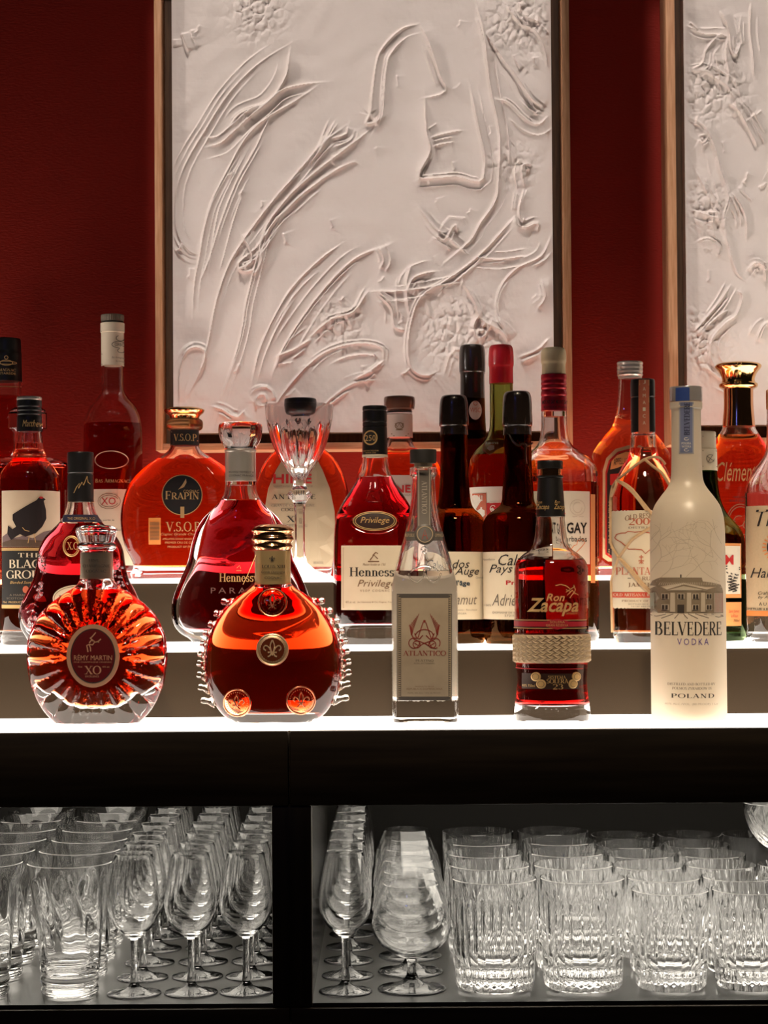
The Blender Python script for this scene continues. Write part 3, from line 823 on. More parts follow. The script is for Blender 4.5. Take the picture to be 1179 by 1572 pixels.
b = Bottle('cognac_flask', 'round orange cognac flask with black disc label and gold stopper', 284, 760, .297, Z3,
    [(885, 82, .36), (880, 85, .38, 'c'), (872, 80, .38), (862, 81, .38), (840, 92, .36), (815, 98, .36), (788, 99, .36), (762, 94, .37), (742, 85, .39), (720, 65, .44), (703, 41, .6), (692, 26, .85), (684, 21.5, 1), (662, 21, 1), (652, 21, 1)],
    level=706, liq=FRAP, wall=.003, base=.014, seg=80, air_top=660)
b.cap('collar', [(661, 23), (658, 27), (652, 28), (646, 27), (643, 23)], glass('rough_gold_glass', (1, .85, .6), 1.5, .25), ratio=1)
b.cap('stopper', [(643, 22), (638, 24), (634, 29, 'c'), (630, 31), (628.5, 30, 'c'), (626, 22), (625, 2)], GILT)
nl = b.cap('neck_label', [(684.5, 22, 'c'), (661, 21.8, 'c')], BLACKP); b.text('V.S.O.P.', 267, 666, 302, 677, GOLDI, 'serif', nl); b.lines([[(263, 662.5), (305, 662.5)], [(263, 682.5), (305, 682.5)]], 1, GOLDI, 'gold_line', nl)
d = b.disc('disc_label', 280, 760, 30.5, 30.5, BLACKP, off=.0006, label='round black label'); b.line(arcpts(280, 760, 30.5, 30.5, 0, 350, 40), 1.3, GOLDI, 'gold_border', d, off=.0012, closed=True)
b.text('FRAPIN', 254, 754, 306, 767, GOLDI, 'serif caps', d, off=.0012); b.text('COGNAC', 282, 752, 306, 757, GOLDI, 'sans', d, off=.0012)
b.put('gold_feather', [(274, 752), (280, 745), (286, 735), (287, 741), (283, 748), (276, 751)], [(0, 1, 2, 3, 4, 5)], GOLDI, .0012, d)
b.put('gold_tab', [(277.5, 778), (283.5, 778), (283.5, 795), (277.5, 795)], [(3, 2, 1, 0)], GOLDI, .0014, d)
b.text('V.S.O.P.', 255, 801, 310, 816, GOLDI, 'serif'); b.text('Cognac Grande Champagne', 247, 818, 318, 823, GOLDI, 'it')
for i, y in enumerate((826, 831.5, 838)): b.text(['APPELLATION COGNAC GRANDE CHAMPAGNE', 'PREMIER CRU DE COGNAC', 'PRODUCT OF FRANCE'][i], 250 + 4*i, y, 314 - 4*i, y + 3, GOLDI, 'sans')
st = b.label('barcode_sticker', 228, 795, 247, 836, pm('orange_sticker', (.85, .30, .06), .6), nx=4, nz=4, label='orange barcode sticker')
b.lines([[(230, 802 + i * 1.9), (245, 802 + i * 1.9)] for i in range(15)], .8, INKB, 'printed_bars', st)

b = Bottle('cognac_flask', 'oval cognac flask with large pale label behind the cut-glass goblet', 462, 780, .370, Z3,
    [(884, 44), (876, 47, 'c'), (855, 53), (825, 63), (790, 71), (757, 73), (730, 66), (712, 57), (700, 48), (691, 38), (686, 25, .7), (678, 16, 1), (640, 15, 1)], ratio=.36,
    level=694, liq=FRAP, wall=.003, seg=72, air_top=645)
b.cap('stopper', [(640, 15), (636, 24), (614, 24.5), (612, 23), (611.5, 1)], BLACK)
lbm = [(437, 700), (424, 722), (412, 750), (406, 785), (407, 830), (416, 870), (508, 870), (514, 830), (513, 785), (506, 750), (495, 722), (484, 700)]
lb = b.put('front_label', lbm, [tuple(range(len(lbm)))], pm('beige_satin_paper', (.42, .32, .20), .55), .0014, sub=5, label='large pale oval label')
b.text('HINE', 420, 728, 478.5, 742.5, REDI, 'bold', lb, .0019); b.text('VINTAGE OF FRANCE', 420, 745.5, 480, 748, INKG, 'sans', lb, .0019)
b.text('ANTIQUE', 417, 759, 484, 768, INK, 'serif wide', lb, .0019); b.text('GRANDE CHAMPAGNE', 417, 774, 483, 778, INKG, 'serif', lb, .0019); b.text('COGNAC', 432, 780, 468, 785, INK, 'serif wide', lb, .0019)
b.text('XO', 440, 792, 466, 802, INK, 'serif', lb, .0019); b.text('PREMIER CRU', 428, 805, 472, 809, INKG, 'serif', lb, .0019); b.text('40% ALC/VOL', 481, 862, 496, 866, INKG, 'sans', lb, .0019)

b = Bottle('cognac_flask', 'orange cognac bottle with brown stopper and crest neck label', 614, 740, .335, Z3,
    [(884, 60), (876, 63, 'c'), (830, 69), (770, 70), (735, 67), (716, 61), (704, 53), (695, 40), (688, 26, .7), (680, 20.5, .95), (672, 19.5, 1), (632, 19.5, 1)], ratio=.42, level=690, liq=FRAP, wall=.003, air_top=636)
b.cap('stopper', [(632, 20), (629, 19), (628, 23, 'c'), (620, 24), (611, 23.5), (609, 21), (608.5, 1)], BROWNC)
nl = b.cap('neck_label', [(672, 20.2, 'c'), (637, 20.2, 'c')], PINKP, label='pinkish neck label'); b.lines([arcpts(613, 654, 6, 5, 0, 360), [(607, 650), (610, 656), (613, 650), (616, 656), (619, 650)], [(608, 660), (618, 660)], [(601, 666), (627, 666)], [(604, 669), (624, 669)]], 1.3, INKB, 'crest', nl)
lb = b.label('front_label', 570, 729.5, 660, 868, PINKP); b.text('HINE', 588, 745, 630.5, 756.5, REDI, 'bold', lb); b.text('VINTAGE COGNAC', 588, 759, 640, 761.5, INKG, 'sans', lb)

b = Bottle('calvados_bottle', 'tall black-capped bottle with round pink neck sticker, behind the wax-capped pair', 725.5, 620, .366, Z3,
    [(884, 30), (876, 32, 'c'), (760, 32), (735, 31), (710, 27), (690, 24), (660, 20.5), (600, 18.5), (534, 18)], mat=BROWNG, level=650, liq=CALV)
b.cap('wax_cap', [(612, 19, 'c'), (573, 18.7), (571, 20), (545, 20), (533, 18.6), (530, 16), (529.5, 1)], WAXB); b.line([(706, 571.5), (745, 571.5)], .9, pm('cap_seam', (.25, .19, .13), .5), 'cap_seam', off=.0008)
st = b.disc('neck_sticker', 729.5, 630, 9.5, 14.5, PINKP, .0008, label='round pink sticker'); b.text('WSC', 722, 626, 737, 633, TERRA, 'sans', st, .0012); b.line(arcpts(729.5, 619.5, 2.6, 3, 0, 350), 1, TERRA, 'printed_ring', st, .0012)

b = Bottle('calvados_bottle', 'red wax-capped bottle with olive glass neck and red crest label', 770, 650, .302, Z3,
    [(884, 50), (876, 52, 'c'), (730, 52), (715, 51), (703, 48), (690, 40), (676, 27), (664, 20.5), (655, 18.5), (620, 18), (540, 17.5)], mat=OLIVE, level=700, liq=BROWNR)
b.cap('wax_cap', [(589, 18.6, 'c'), (565, 18.4), (560, 19.4), (540, 19), (533, 17.5), (530, 14.5), (529.5, 1)], WAXR, label='glossy red wax cap')
lb = b.label('front_label', 722, 747, 818, 868, WHITEP); b.put('red_panel', [(722.5, 757), (747, 757), (747, 800), (722.5, 800)], [(0, 1, 2, 3)], TERRA, .0008, lb, sub=8)
b.put('red_panel', [(747.5, 772), (774, 772), (774, 805), (747.5, 805)], [(0, 1, 2, 3)], REDI, .0008, lb, sub=8)
b.lines([[(726, 766), (729, 775), (735, 772), (730, 780), (736, 785), (729, 786)], arcpts(757, 781, 4, 5, 40, 320), [(738, 760), (738, 769)], [(741, 760), (741, 769)], [(752, 772), (768, 771)]], 1.1, WHITEI, 'printed_lion', lb, .0012)
nl = b.put('neck_sticker', [(742, 684), (747, 676), (775, 675), (775, 686), (764, 690), (752, 699), (743, 692)], [tuple(range(7))], TERRA, .0006, label='small red crest sticker')
b.text('Reserve', 747, 677.5, 765, 682, WHITEI, 'sans', nl, .0011); b.put('crest', [(748, 688), (753, 683), (759, 684), (759, 690), (752, 692)], [(0, 1, 2, 3, 4)], PINKP, .0011, nl)

b = Bottle('rum_bottle', 'orange rum bottle with silver screw cap and arched black label', 968.5, 720, .328, Z3,
    [(884, 57), (876, 60, 'c'), (720, 61), (700, 60), (686, 53), (670, 41), (656, 29), (640, 23), (612, 19.5), (585, 17.5), (575, 17)], ratio=.62, n=lambda z: 2.6, level=638, liq=RUM, wall=.003, air_top=582)
b.cap('screw_cap', [(581, 18), (578, 18.6, 'c'), (576, 20, 'c'), (573, 19.4), (570, 20), (567, 19.4), (564, 20), (561, 19.4), (557.5, 20), (555.5, 18.5), (555, 1)], SILVER, label='ribbed silver screw cap')
def arch(x0, x1, y0, y1, r):
    return [(x0 + (x1-x0)*0, y1 - 6), (x0, y0 + r)] + [(x0 + r - r*math.cos(R(a)), y0 + r - r*math.sin(R(a))) for a in (30, 60, 90)] + [(x1 - r + r*math.sin(R(a)), y0 + r - r*math.cos(R(a))) for a in (0, 30, 60, 90)] + [(x1, y1 - 6), (x1 - 8, y1), (x0 + 8, y1)]
A = arch(926, 1011, 684, 862, 38); lb = b.put('front_label', A, [tuple(range(len(A)))], pm('gold_cream_paper', (.80, .55, .28), .6), .0005, sub=10, label='arched black and red label with cream border')
A = arch(930, 1007, 689, 857, 36); b.put('red_border', A, [tuple(range(len(A)))], pm('bright_red_print', (.62, .02, .012), .6), .0008, lb, sub=10)
A = arch(932.5, 1004.5, 692, 854, 35); b.put('black_field', A, [tuple(range(len(A)))], pm('black_brown_print', (.03, .012, .008), .6), .0011, lb, sub=10)
A = [(937, 721), (939, 708), (947, 699), (960, 694), (985, 694), (985, 711), (958, 714), (946, 719)]; pn = b.put('cream_panel', A, [tuple(range(len(A)))], ORANGEP, .0014, lb, sub=10); b.text('APPELLATION', 942, 703, 972, 713, INK, 'sans', lb, .0018, arch=2)
b.put('red_panel', [(937, 728), (990, 724), (990, 742), (937, 745)], [(0, 1, 2, 3)], pm('bright_red_print', (0, 0, 0)), .0014, lb, sub=10)
rr = random.Random(5); L = []
for i in range(40):
    x, y = rr.choice((935.5, 938.5, 941.5)), 750 + i * 2.6; L.append([(x - .9, y), (x + .9, y)])
b.lines(L, 1.2, GOLDI, 'printed_stars', lb, .0015)

b = Bottle('rum_decanter', 'orange rum decanter with flared gold stopper and gilt neck', 1134.5, 680, .335, Z3,
    [(884, 44), (876, 47, 'c'), (850, 52), (800, 56), (750, 55), (712, 50), (690, 44), (675, 36), (664, 29, .8), (655, 24.5, 1), (625, 22, 1), (600, 21.5, 1)], ratio=.6, level=668, liq=liquid('old_rum', (.88, .20, .03)), wall=.003, air_top=606)
b.cap('gilt_neck', [(655, 25.2, 'c'), (625, 22.7), (597, 22.6, 'c')], pm('copper_gilt', (.80, .42, .22), .14, 1), label='copper coloured metal neck')
b.cap('stopper', [(597, 25), (594, 29), (590, 29.5), (587.5, 26, 'c'), (582, 25), (572, 29), (566, 34), (562, 35.5), (559, 33, 'c'), (556.5, 20), (556, 1)], GILT, label='flared shiny gold stopper')
b.text('Clément', 1101, 709, 1160, 739, GOLDI, 'it'); b.text('TRÈS VIEUX', 1124, 761, 1151, 765, INK, 'sans'); b.text('RHUM AGRICOLE', 1120, 767, 1154, 771, INK, 'sans')
b.lines([arcpts(1136, 800, 20, 26, 0, 360, 30), arcpts(1136, 800, 17, 22, 0, 360, 30), arcpts(1134, 800, 8, 8, 0, 300), arcpts(1146, 806, 6, 6, 0, 300), arcpts(1126, 806, 6, 6, 0, 300)], 1.2, INKB, 'printed_crest')

# ---- middle step
b = Bottle('whisky_bottle', 'whisky bottle with black bird picture label at the left edge', 45.5, 800, .205, Z2,
    [(984, 43), (976, 46, 'c'), (760, 46.5), (742, 46), (728, 44), (716, 36), (706, 27), (702, 25.5), (698, 25.5), (692, 22.5), (680, 21), (664, 19), (625, 17)], level=681, liq=BROWNR, base=.016, air_top=640)
b.cap('screw_cap', [(663, 19.2, 'c'), (640, 19, 'c'), (638, 18.2), (636, 19), (632, 18.2), (630, 19), (626, 18.2), (624, 19), (615, 19, 'c')], BLACK)
b.cap('cap_rim', [(615, 18.6), (613, 19.2), (610, 18.5), (609, 16), (608.8, 1)], SILVER)
b.text('Matthew', 35, 645, 64, 655, GOLDI, 'it'); b.text('Finest Scotch Whisky', 16, 709, 72, 718, GL, 'it', name='embossed_lettering')
SKY = pm('pink_cream_print', (.64, .47, .33), .65, var=(45, (.74, .60, .44)))
lb = b.label('picture_label', 0.5, 753, 91, 840, SKY, label='printed picture of a black game bird')
sc = lambda P: [(a / 3.93, 460 + c / 3.93) for a, c in P]
def poly(P, mat, nm, off, par=None, sub=8): return b.put(nm, P, [tuple(range(len(P)))], mat, off, par or lb, sub=sub)
poly(sc([(8, 1430), (40, 1410), (90, 1440), (140, 1425), (200, 1440), (260, 1400), (310, 1385), (355, 1415), (355, 1480), (8, 1480)]), pm('mauve_hill_print', (.20, .13, .13), .65), 'printed_hills', .0007)
poly(sc([(8, 1465), (80, 1445), (160, 1470), (260, 1455), (355, 1470), (355, 1492), (8, 1492)]), pm('heather_print', (.10, .06, .04), .65), 'printed_heather', .0009)
poly(sc([(235, 1190), (255, 1193), (268, 1204), (258, 1214), (270, 1270), (272, 1320), (250, 1370), (215, 1410), (160, 1430), (125, 1415), (100, 1430), (70, 1450), (78, 1405), (45, 1412), (50, 1362), (80, 1385), (102, 1370), (80, 1330), (80, 1296), (110, 1308), (150, 1305), (190, 1290), (214, 1255), (220, 1210)]), pm('bird_black_print', (.018, .011, .012), .5), 'printed_bird', .0011)
poly(sc([(232, 1196), (238, 1188), (252, 1188), (258, 1198), (244, 1202)]), REDI, 'printed_comb', .0014)
b.lines([sc([(140, 1375), (155, 1392), (180, 1398)]), sc([(180, 1425), (172, 1470)]), sc([(205, 1412), (215, 1465)])], 1.1, GOLDI, 'printed_detail', lb, .0014)
lb = b.label('name_label', 0.5, 841.5, 91, 930, BLACKP, label='black label with gold lettering')
b.label('gold_band', 0.5, 841, 91, 845.5, GOLDI, .0007, nz=1, parent=lb); b.label('gold_band', 0.5, 928.5, 91, 934, GOLDI, .0007, nz=1, parent=lb)
b.text('THE', 29, 849, 62, 855.5, CREAM, 'serif wide', lb); b.text('BLACK', 15, 859, 76, 872.5, CREAM, 'serif', lb); b.text('GROUSE', 9.5, 875.5, 82, 888.5, CREAM, 'serif', lb)
b.text('Blended Scotch Whisky', 16, 892, 75, 897.5, GOLDI, 'it', lb); b.line([(3, 902.5), (89, 902.5)], 1, GOLDI, 'gold_line', lb); b.disc('crest', 40.5, 905, 4.6, 5.5, TERRA, .001, lb)
b.text('A MARRIAGE OF', 15, 912, 62, 915, INKG, 'sans', lb); b.text('SCOTCH WHISKIES', 10, 917, 66, 920, INKG, 'sans', lb); b.text('70cl  PRODUCT OF SCOTLAND', 3, 923, 70, 926, GOLDI, 'sans', lb)

b = Bottle('cognac_decanter', 'bell-shaped crimson cognac bottle with black cap and grape relief', 124, 850, .122, Z2,
    [(985, 76, .45), (980, 83, .45, 'c'), (962, 93, .42), (937, 95, .40), (912, 85, .42), (890, 74, .44), (866, 68, .44), (845, 65, .44), (826, 56, .48), (812, 43, .58), (802, 33, .75), (790, 25, 1), (775, 20.5, 1), (730, 19, 1)],
    level=803, liq=CRIM, wall=.0045, base=.013, seg=80, air_top=740,
    lprof=[(968, 66, .42), (962, 80, .4), (940, 88, .385), (912, 80, .405), (890, 70, .425), (866, 64, .425), (845, 61.5, .425), (826, 53, .465), (812, 40.5, .565), (804, 32.5, .7)])
b.cap('cap', [(771, 20.5, 'c'), (768, 20, 'c'), (729, 20, 'c'), (727.5, 19), (726, 20, 'c'), (716, 20), (710, 20.4), (697, 20.2), (694.5, 19), (694, 1)], BLACK); b.line([(104.5, 770), (144.5, 770)], 1.6, GOLDI, 'gold_line', off=.0008)
b.lines([[(114, 757), (118, 748), (122, 742), (121, 750), (126, 740), (128, 745), (133, 731), (134, 740), (137, 743)]], 1.0, GOLDI, 'signature')
nb = b.label('neck_band', 95, 790, 154, 801, pm('blue_black_band', (.03, .03, .06), .35), .0006, label='dark blue neck band'); b.text('THE ORIGINAL X.O', 104, 794, 144, 798, GOLDI, 'sans', nb)
b.ring('embossed_oval', 110, 838.5, 12.5, 15.5, .0007, GOLDI); b.ring('embossed_oval', 110, 838.5, 10.3, 13.3, .0004, GOLDI); b.text('X.O', 103.5, 832, 121, 844, GOLDI, 'serif')
rr = random.Random(2); pts = []
for (cx, cy, n, w, h) in ((63, 866, 16, 6, 14), (56, 905, 22, 8, 14), (49, 955, 18, 8, 8), (180, 880, 14, 6, 12), (186, 900, 12, 7, 8)):
    pts += [(cx + rr.uniform(-w, w), cy + rr.uniform(-h, h)) for _ in range(n)]
b.bumps('grape_relief', pts, .0016, GL, label='glass grapes in relief')['kind'] = 'stuff'
b.cords('vine_relief', [[(70, 855), (66, 880), (60, 900), (52, 930), (46, 950)], [(38, 935), (48, 926), (58, 931)], [(40, 940), (50, 936), (60, 945)], [(44, 948), (52, 938), (50, 952)]], .0008, GL)
lb = b.disc('oval_label', 119, 919, 38, 21, CREAM, label='cream oval label mostly hidden'); b.line(arcpts(119, 919, 35.5, 18.8, 0, 350, 36), .8, INKB, 'printed_border', lb, closed=True); b.text('Hennessy', 91, 914, 148, 926, INK, 'serif', lb)

b = Bottle('cognac_decanter', 'thick-walled bell-shaped decanter with bowl glass stopper and silver neck', 370, 850, .122, Z2,
    [(985, 70, .42), (980, 80, .42), (970, 95, .40), (955, 105, .38), (930, 107.5, .37), (910, 102, .38), (890, 94, .39), (862, 82, .41), (834, 75.5, .43), (812, 68, .46), (796, 58, .5), (782, 44, .6), (770, 32, .8), (758, 26, .95), (742, 23.5, 1), (690, 23, 1)],
    level=768, liq=CRIM, wall=.0045, base=.016, seg=88, air_top=745,
    lprof=[(966, 70, .34), (960, 84, .34), (945, 92, .33), (925, 91, .33), (900, 82, .34), (870, 67, .38), (840, 60, .4), (815, 54, .43), (796, 45, .48), (782, 35, .56), (769, 26.5, .75)])
b.cap('silver_neck', [(739, 24), (736, 23.6, 'c'), (695, 23.6, 'c'), (692, 24.5), (690, 23)], SILVER, label='polished silver neck')
b.cap('glass_stopper', [(689, 24), (684, 26), (676, 31), (664, 33.5), (655, 33.5), (651, 32), (649, 26), (648.6, 1)], GL, label='clear bowl-shaped glass stopper')
b.text('RICHARD HENNESSY &', 352, 723, 388, 726, INK, 'sans'); b.text('COGNAC FRANCE', 352, 728.5, 388, 731.5, INK, 'sans')
b.text('Hennessy', 337, 880, 398, 897, GOLDI, 'serif'); b.text('PARADIS', 324, 902, 415, 911, pm('etched_mark', (.18, .10, .09), .5), 'sans wide'); b.lines([[(363, 876), (371, 876)], [(364, 872), (368, 868), (370, 873)]], 1, GOLDI, 'emblem')

b = Bottle('cognac_bottle', 'crimson cognac bottle with cream label, oval badge and black screw cap', 576.5, 830, .128, Z2,
    [(985, 52, .8), (979, 56, .8, 'c'), (962, 57, .78), (950, 62, .76), (940, 65, .75), (880, 65, .75), (820, 63.5, .75), (795, 60.5, .76), (780, 55, .78), (762, 44.5, .82), (745, 33, .9), (732, 26, .95), (718, 21.5, 1), (703, 19.5, 1), (660, 18.5, 1)],
    n=lambda z: 2.6 if z < .15 else 2.1, level=733, liq=CRIM, wall=.0035, base=.024, seg=72, air_top=665)
b.cap('sleeve', [(698, 19.6, 'c'), (656, 18.8, 'c')], BLACK); b.cap('screw_cap', [(655, 18.6, 'c'), (650, 18.8), (649, 18.2), (647, 18.8), (632, 18.8, 'c'), (631, 18.2), (629.5, 18.8), (625, 18.6), (623.5, 17.5), (623, 1)], BLACK)
b.cap('cream_band', [(702, 19.9, 'c'), (698.5, 19.9, 'c')], CREAM)
sl = b.disc('neck_seal', 569, 672, 10.5, 11.5, GOLDI, .0006, label='round silver-gold seal'); b.disc('seal_field', 569, 672, 8.5, 9.3, BLACKP, .0009, sl); b.text('250', 561.5, 668, 576.5, 677, GOLDI, 'sans', sl, .0013)
b.text('CRAFTING THE FUTURE', 558, 691, 581, 693, GOLDI, 'sans'); b.text('SINCE 1765', 562, 694, 577, 696, GOLDI, 'sans')
ov = b.disc('oval_badge', 575.5, 800, 32.5, 15, pm('dark_badge', (.05, .025, .02), .4), .0008, thick=.0012, label='dark oval badge'); b.line(arcpts(575.5, 800, 29, 12.5, 0, 352, 40), 1, GOLDI, 'gold_border', ov, .0032, closed=True); b.line(arcpts(575.5, 800, 32, 14.6, 0, 352, 40), 1.2, GOLDI, 'gold_border', ov, .0032, closed=True)
b.text('Privilege', 554, 794, 597, 806, GOLDI, 'it', ov, .0034); b.ring('embossed_oval', 575.5, 802, 36, 17.5, .0008, GL)
b.cords('embossed_arm', [[(563, 768), (567, 756), (575, 754), (582, 750)], [(562, 770), (590, 771)], [(570, 760), (578, 768)]], .0007, GL)
lb = b.label('front_label', 524, 837.5, 629, 936.5, CREAM, label='cream label with black lettering'); b.line(rectline(527.5, 841, 626, 933), 1.2, pm('tan_border', (.50, .36, .22), .6), 'printed_border', lb, closed=True)
b.text('Hennessy', 537, 871, 616, 889, INK, 'serif', lb); b.text('Privilege', 549, 890, 607, 904, INKB, 'it', lb); b.text('VSOP COGNAC', 553, 905, 598, 908.5, INKB, 'sans wide', lb)
b.lines([[(565, 862), (582, 862)], [(568, 860), (574, 852), (580, 858)], [(572, 853), (577, 848), (580, 850)]], 1.8, INKB, 'printed_arm', lb); b.text('Maison fondée en 1765', 557, 864.5, 592, 868.5, INKB, 'it', lb)
b.text('40% alc. vol.', 531, 922.5, 546, 926, INKB, 'sans', lb); b.text('Jas Hennessy & Co, Cognac, France', 549, 923, 606, 926, INKB, 'sans', lb)

def camut(label, cx, yw, hw, top, r, lab):
    b = Bottle('calvados_bottle', label, cx, 860, yw, Z2,
        [(985, hw - 4), (977, hw, 'c'), (810, hw), (798, hw - 2), (789, hw - 8), (782, hw * .66), (773, r + 4.5), (755, r + 2), (720, r), (670, r - 1), (top + 8, r - 2)], mat=BROWNG, level=783, liq=CALV, wall=.0035, base=.012)
    b.cap('wax_cap', [(668, r + .3, 'c'), (655, r - .5), (653, r + 1.2), (630, r + .6), (top + 9, r - .5), (top + 2, r - 3), (top, r - 7), (top - .3, 1)], WAXB, label='brown-black wax cap')
    lb = b.label('front_label', lab[0], 847, lab[1], 951, CREAM)
    return b, lb
b, lb = camut('dark calvados bottle half hidden behind the clear square bottle', 698.5, .142, 47, 607, 21.5, (656, 745))
b.text('Calvados', 655, 859, 720.5, 872, INK, 'it', lb); b.text("Pays d'Auge", 652, 870, 735, 886, INK, 'it', lb); b.text('Controlee', 730, 885, 744, 888, INKG, 'it', lb); b.text("Hors d'âge", 669, 891, 721, 901, pm('blue_black_ink', (.03, .05, .07), .6), 'bold', lb)
b.text('Adrien Camut', 640, 912, 732, 928, INKG, 'it', lb); b.text('Propriétaire - Récoltant', 690, 935, 732, 938, INKG, 'sans', lb); b.text('LÉGER', 701, 940, 716, 943, INKG, 'sans', lb)
b, lb = camut('dark calvados bottle with dripping wax beside the straw-banded rum', 796, .1175, 54, 601, 22, (742, 850))
b.text('Calvados', 766, 851, 842, 868, INK, 'it', lb); b.text("Pays d'Auge", 753, 866, 845, 883, INK, 'it', lb); b.text('Appellation', 744, 857, 761, 861, INKG, 'it', lb); b.text('Privilège', 777, 891, 830, 900, REDI, 'bold', lb)
b.text('Adrien Camut', 757, 912, 845, 930, INKG, 'it', lb); b.text('DOMAINE DE SEMAINVILLE', 758, 939, 815, 942, INKG, 'sans', lb); b.text('27210 LA', 775, 943.5, 800, 946.5, INKG, 'sans', lb); b.text('100%', 747, 928, 756, 931, INKG, 'sans', lb)
b.cords('wax_drip', [[(783, 668), (788, 678), (796, 684), (802, 681), (809, 684), (817, 679)], [(806, 684), (806, 700), (807, 712)]], .0014, WAXB)

b = Bottle('rum_bottle', 'amber rum bottle with cream wax cap, red foil collar and cream label', 852, 800, .200, Z2,
    [(984, 63), (976, 66, 'c'), (760, 67), (735, 66.5), (718, 64), (706, 56), (696, 44), (687, 31), (678, 24), (665, 21), (640, 19.5), (600, 18.5), (545, 18)], level=742, liq=RUM, wall=.003, ratio=.97, base=.012, air_top=640)
b.cap('red_foil', [(631, 20, 'c'), (611, 19.8, 'c'), (609, 19, 'c'), (606, 20), (602, 19.6), (599, 18.8), (596, 20), (592, 19), (589, 19.8), (585, 19), (581, 19.8), (575.5, 19.6, 'c')], REDF, label='ribbed red foil collar'); b.cap('wax_cap', [(575, 18.6, 'c'), (560, 18.2), (555, 19.4), (541, 19), (535.5, 17), (534, 13), (533.5, 1)], WAXC, label='cream wax cap')
b.text('MOUNT GAY  MOUNT GAY', 834, 614, 871, 620, INK, 'bold'); b.text('Eclipse Rum', 836, 623, 869, 627, INK, 'sans')
lb = b.label('front_label', 795, 754, 906.5, 866, WHITEP, label='white label'); b.text('MOUNT GAY', 806, 802, 901.5, 819, INK, 'bold', lb); b.text('Barbados', 862, 823, 901, 831.5, INK, 'sans', lb); b.text('Rum', 862, 834, 876, 839, INK, 'sans', lb)
b.lines([[(876, 843), (880, 838), (885, 836), (886, 830), (894, 828), (898, 833), (892, 840), (884, 848)]], 1, ORANGEI, 'printed_map', lb); b.lines([arcpts(886, 779, 12, 12, 0, 360), arcpts(886, 779, 7, 8, 0, 300), [(878, 793), (896, 793)]], 1, pm('embossed_white', (.66, .58, .48), .7), 'embossed_crest', lb)
b.label('side_label', 908, 758, 916, 895, ORANGEP, .0005, nx=4)

b = Bottle('rum_bottle', 'dark amber rum bottle wrapped in raffia with a red neck strip', 989, 830, .122, Z2,
    [(983, 45), (975, 48.5, 'c'), (900, 49.5), (770, 49.5), (752, 47.5), (735, 42), (718, 34), (704, 25.5), (694, 21.5), (680, 20), (668, 19.5), (665, 18), (600, 17)], level=688, liq=BROWNR, base=.012, air_top=666)
b.cap('cap', [(664, 18.8, 'c'), (612, 18.6, 'c'), (611, 17.8), (609.5, 18.7, 'c'), (590, 18.7), (584, 18.2), (582.5, 17), (582, 1)], BLACK)
ns = b.label('neck_strip', 980.5, 583, 996.5, 665, TERRA, .0006, nx=5, label='red strip down the neck'); b.lines([[(982, 583), (982, 664)], [(995.5, 583), (995.5, 664)]], .7, GOLDI, 'gold_line', ns)
for i, ch in enumerate('JAMAICA'): b.text(ch, 986.6, 584 + i * 10.4, 990.6, 589.5 + i * 10.4, CREAM, 'sans', ns)
lb = b.label('front_label', 940.5, 783.5, 1037, 934, CREAM, label='cream label with scalloped edges', edge=lambda x: .8 * math.sin(x * 1.3), nx=60)
b.text('OLD RESERVE', 961, 788, 1016, 796, INKB, 'serif', lb, arch=4); b.text('2000', 966, 795.5, 1007, 806, TERRA, 'serif', lb); b.text('DISTILLED', 966, 808.5, 1006, 811.5, INKG, 'serif', lb)
b.line([(948, 825), (950, 820), (956, 818), (962, 818), (965, 815.5), (975, 817), (985, 816), (995, 818), (1010, 822), (1020, 830), (1010, 838), (998, 843), (990, 850), (985, 844), (975, 843), (966, 843), (962, 838), (956, 832), (950, 828)], 1.3, TERRA, 'printed_map', lb, closed=True)
b.lines([[(984, 852), (984, 866)], [(981, 855), (987, 855)], [(980, 861), (988, 861)], [(981, 865), (984, 862), (987, 865)]], 1.4, TERRA, 'printed_fleur', lb)
b.text('PLANTATION', 949, 870.5, 1028, 882.5, TERRA, 'serif', lb); b.text('RUM', 985, 885, 1006, 891, INKB, 'serif', lb); b.text('JAMAICA', 966, 894.5, 1011, 901.5, INKB, 'serif', lb); b.line([(965, 887.5), (970, 887.5)], .8, INK, 'printed_line', lb)
b.label('red_band', 943, 909, 1036, 917.5, pm('orange_red_print', (.60, .07, .03), .65), .0007, nz=1, parent=lb); b.text('OLD ARTISANAL RUM FROM', 947, 910.8, 1022, 915.6, CREAM, 'serif', lb, .0012)
b.text('PRODUCT OF FRANCE', 957, 921, 1020, 924, INKB, 'serif wide', lb); b.text('BOTTLED BY C. FERRAND', 966, 926.5, 1016, 928.5, INKG, 'sans', lb); b.text('16130 ARS FRANCE', 970, 930, 1012, 932, INKG, 'sans', lb)
RAF = pm('raffia', (.62, .42, .23), .75, var=(300, (.45, .28, .14)))
b.cords('raffia_tie', [[(952, 736), (965, 724), (985, 708), (1000, 702), (1012, 703), (1022, 712)], [(952, 736), (968, 748), (985, 770), (1000, 790), (1010, 805)], [(951, 737), (944, 752), (940, 775), (942, 810), (946, 840), (953, 855)], [(954, 855), (970, 830), (985, 818), (1010, 803)],
    [(953, 856), (947, 880), (943, 905), (941, 930), (942, 972)], [(954, 856), (966, 873), (985, 898), (1005, 918)], [(990, 706), (1001, 716), (1015, 726), (1028, 745)], [(952, 735), (950, 745), (945, 760)], [(955, 857), (972, 878), (990, 900), (1004, 914)], [(953, 737), (972, 756), (992, 784)]], .0017, RAF, .0014, flat=.45, label='flat raffia strips tied crosswise')

